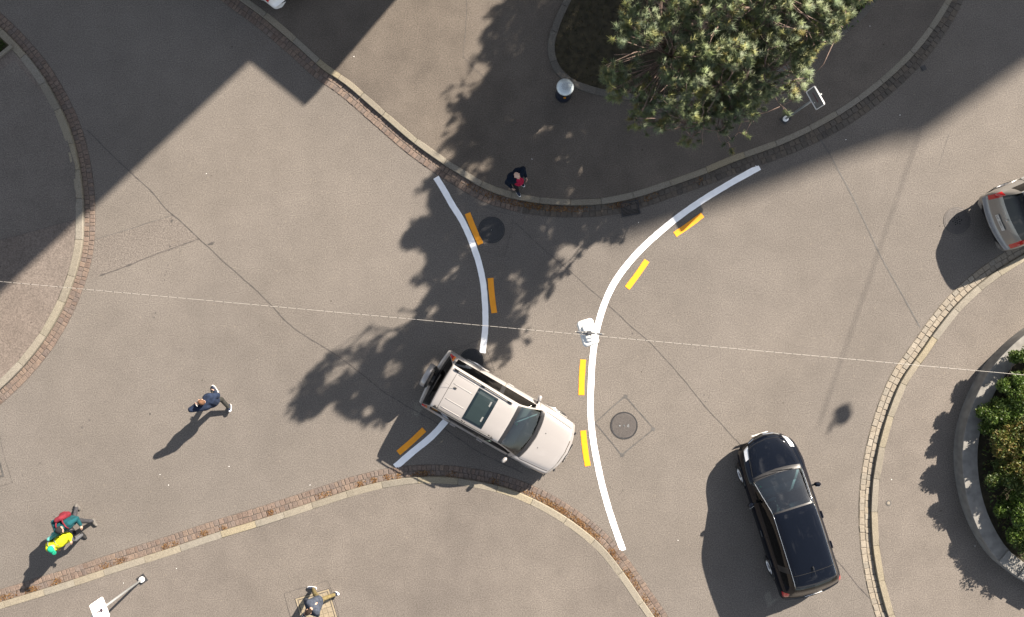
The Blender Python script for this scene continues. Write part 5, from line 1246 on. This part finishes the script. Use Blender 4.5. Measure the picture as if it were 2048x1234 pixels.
# man on the phone, walking towards the top of the picture
t1, i1 = person('man in navy quilted jacket and dark trousers walking alone on the sunlit road', 446, 796, 0, 114, dict(top=navy, legs=dgrey, shoe=navy_sh, sole=white_s, hair=sand), [(-.32, .13, .17, .75, 0), (.30, -.12, .085, -.05, 0)][::-1] and [(.30, .10, .085, 0, .2), (-.34, -.10, .17, .8, -.1)], [((.17, .115, 1.555), (-.1, 1, -.5), (-.35, 0, .9), (0, -1, 0)), ((.12, -.28, .93), (-1, -.3, 0))], lean=.08, head=(.15, .25), twist=.5, bulk=.06)
def held(name, label, cat, parent_t, local, dims, m, rot=(0, 0, 0)):
    bpy.context.view_layer.update(); Mw = parent_t.matrix_world; t = thing(name, label, cat, Mw @ Vector(local)); t.rotation_euler = (Mw.to_3x3() @ Matrix.Identity(3)).to_euler(); t.rotation_euler = (Mw.to_quaternion() @ __import__('mathutils').Euler(rot).to_quaternion()).to_euler()
    a = MB(); a.box((0, 0, 0), dims, bev=.003); a.build('case', M[m], t)
    a = MB(); a.box((dims[0] / 2 * 0, 0, dims[2] / 2 + .0006), (dims[0] * .9, dims[1] * .9, .001)); a.build('screen', M['black_hole'], t); return t
held('phone', 'pale phone held to the ear of the man in the navy jacket', 'phone', t1, tuple(Matrix.Rotation(.5, 3, 'Z') @ Vector((.12, .125, 1.62))), (.075, .010, .15), 'white_enamel', (.1, -.3, .3))
# man looking at his phone on the tiled cover, walking left
t2, i2 = person('man in slate jacket and khaki trousers looking down at a phone on the tiled cover', 650, 1183, PZ, 182, dict(top=slate, legs=khaki, shoe=navy_sh, sole=white_s, hair=dark_h), [(-.36, .04, .19, .9, .1), (.36, -.13, .085, -.05, -.2)], [((.33, .06, 1.16), (-.2, 1, -.6), (.9, -.2, .3), (0, -.5, .6)), ((.31, -.07, 1.14), (-.2, -1, -.6), (.8, .3, .35), (0, .5, .6))], lean=.12, head=(.5, .1), twist=.65, bulk=.02, k=.95)
held('phone', 'white phone in the hands of the man on the tiled cover', 'phone', t2, tuple(Matrix.Rotation(.65, 3, 'Z') @ Vector((.43, .0, 1.21))), (.15, .074, .009), 'white_enamel', (0, -.5, .65))
# two walkers side by side at the lower left
t3, i3 = person('walker in teal jacket and black cap with a maroon backpack', 173, 1027, 0, -62, dict(top=teal, legs=grey_t if False else cloth('charcoal_trousers', (.06, .06, .068)), shoe=grey_sh, sole=grey_sh, hair=dark_h, visor=False), [(.30, .10, .085, -.1, .1), (-.30, -.12, .12, .5, -.1)], [((.26, .27, 1.02), (-1, .4, -.2)), ((-.20, -.28, .98), (-1, -.3, 0))], lean=.10, head=(.12, .35), cap=black_c, k=.98, bulk=.035)
t4, i4 = person('walker in bright yellow jacket, grey scarf and green peaked cap', 156, 1063, 0, -58, dict(top=yellow, legs=grey_t, shoe=cloth('black_shoe', (.03, .03, .032)), sole=black_t, hair=cloth('grey_hair', (.35, .33, .31)), collar=scarf), [(.16, .09, .085, 0, .1), (-.14, -.10, .10, .2, -.1)], [((.16, .25, 1.00), (-1, .4, 0)), ((.14, -.26, 1.02), (-1, -.4, 0))], lean=.08, head=(.25, 0), cap=green_c, k=.95, hem=.26, bulk=.05)
def backpack(label, T, info, m, s=1.0):
    bpy.context.view_layer.update(); t = thing('backpack', label, 'backpack', T.matrix_world @ Vector((-.20, 0, 1.20))); t.rotation_euler = T.rotation_euler; t.scale = T.scale
    r = lambda v: Vector(v) - Vector((-.20, 0, 1.20))
    remeshed('pouch', [('c', r((-.20, .08 * s, 1.34)), r((-.21, .09 * s, 1.06)), .085 * s, .095 * s), ('c', r((-.20, -.08 * s, 1.34)), r((-.21, -.09 * s, 1.06)), .085 * s, .095 * s), ('c', r((-.20, -.06 * s, 1.40)), r((-.20, .06 * s, 1.40)), .075 * s, .075 * s), ('c', r((-.28, -.04, 1.10)), r((-.28, .04, 1.10)), .07 * s, .07 * s)], .012, m, t)
    for sd in (1, -1):
        mb = MB(); P = [(-.14, sd * .10, 1.42), (-.06, sd * .115, 1.485), (.05, sd * .125, 1.48), (.155, sd * .13, 1.40), (.175, sd * .13, 1.25), (.12, sd * .165, 1.10), (-.08, sd * .17, 1.04)]
        P = [Vector(p) for p in spline3(P)]; mb.tube([r(p) for p in P], .022 if s > 1 else .010, 6); mb.build('shoulder_strap', m if s > 1 else scarf, t, True)
def spline3(P):
    P = np.array(P); return mono(P, 4)
backpack('maroon backpack on the back of the walker in the teal jacket', t3, i3, maroon, 1.05)
backpack('small aqua backpack on the walker in the yellow jacket', t4, i4, aqua, .8)
# bald man at the shaded kerb
t5, i5 = person('bald man in open dark navy jacket over crimson shirt in tree shade', 1030, 364, PZ, -52, dict(top=darknavy, legs=black_t, shoe=navy_sh, sole=white_s, skin='skin_pale'), [(.10, .12, .085, 0, .1), (.26, -.12, .085, 0, -.15)], [((.20, .24, 1.0), (-1, .5, 0)), ((.18, -.27, .92), (-1, -.5, 0))], lean=.05, head=(.2, 0), hair=False, k=1.0, bulk=.05)
remeshed('shirt_front', [('e', Vector((.14, 0, 1.20)), (.115, .14, .25)), ('e', Vector((.17, 0, 1.05)), (.15, .155, .14))], .012, crimson, t5)

# the driver seen dimly through the black car's windscreen
dp = blk.matrix_world if False else (Matrix.Translation(W(1560, 1019)) @ Matrix.Rotation(R(107.5), 4, 'Z'))
q = dp @ Vector((-.10, .38, 0))
td, idr = person('driver in a light shirt behind the windscreen of the black people carrier', 0, 0, 0, 107.5, dict(top=cloth('light_shirt', (.38, .40, .42)), legs=dgrey, shoe=grey_sh, sole=grey_sh, hair=dark_h), [(.78, .10, .52, -.4, 0), (.80, -.12, .52, -.4, 0)], [((.52, .17, 1.02), (-.2, 1, -1), (.8, -.3, .3)), ((.52, -.17, 1.02), (-.2, -1, -1), (.8, .3, .3))], lean=-.22, head=(.1, 0), k=.97, pz=.72, group='people in the cars', bulk=0.0)
td.location = q
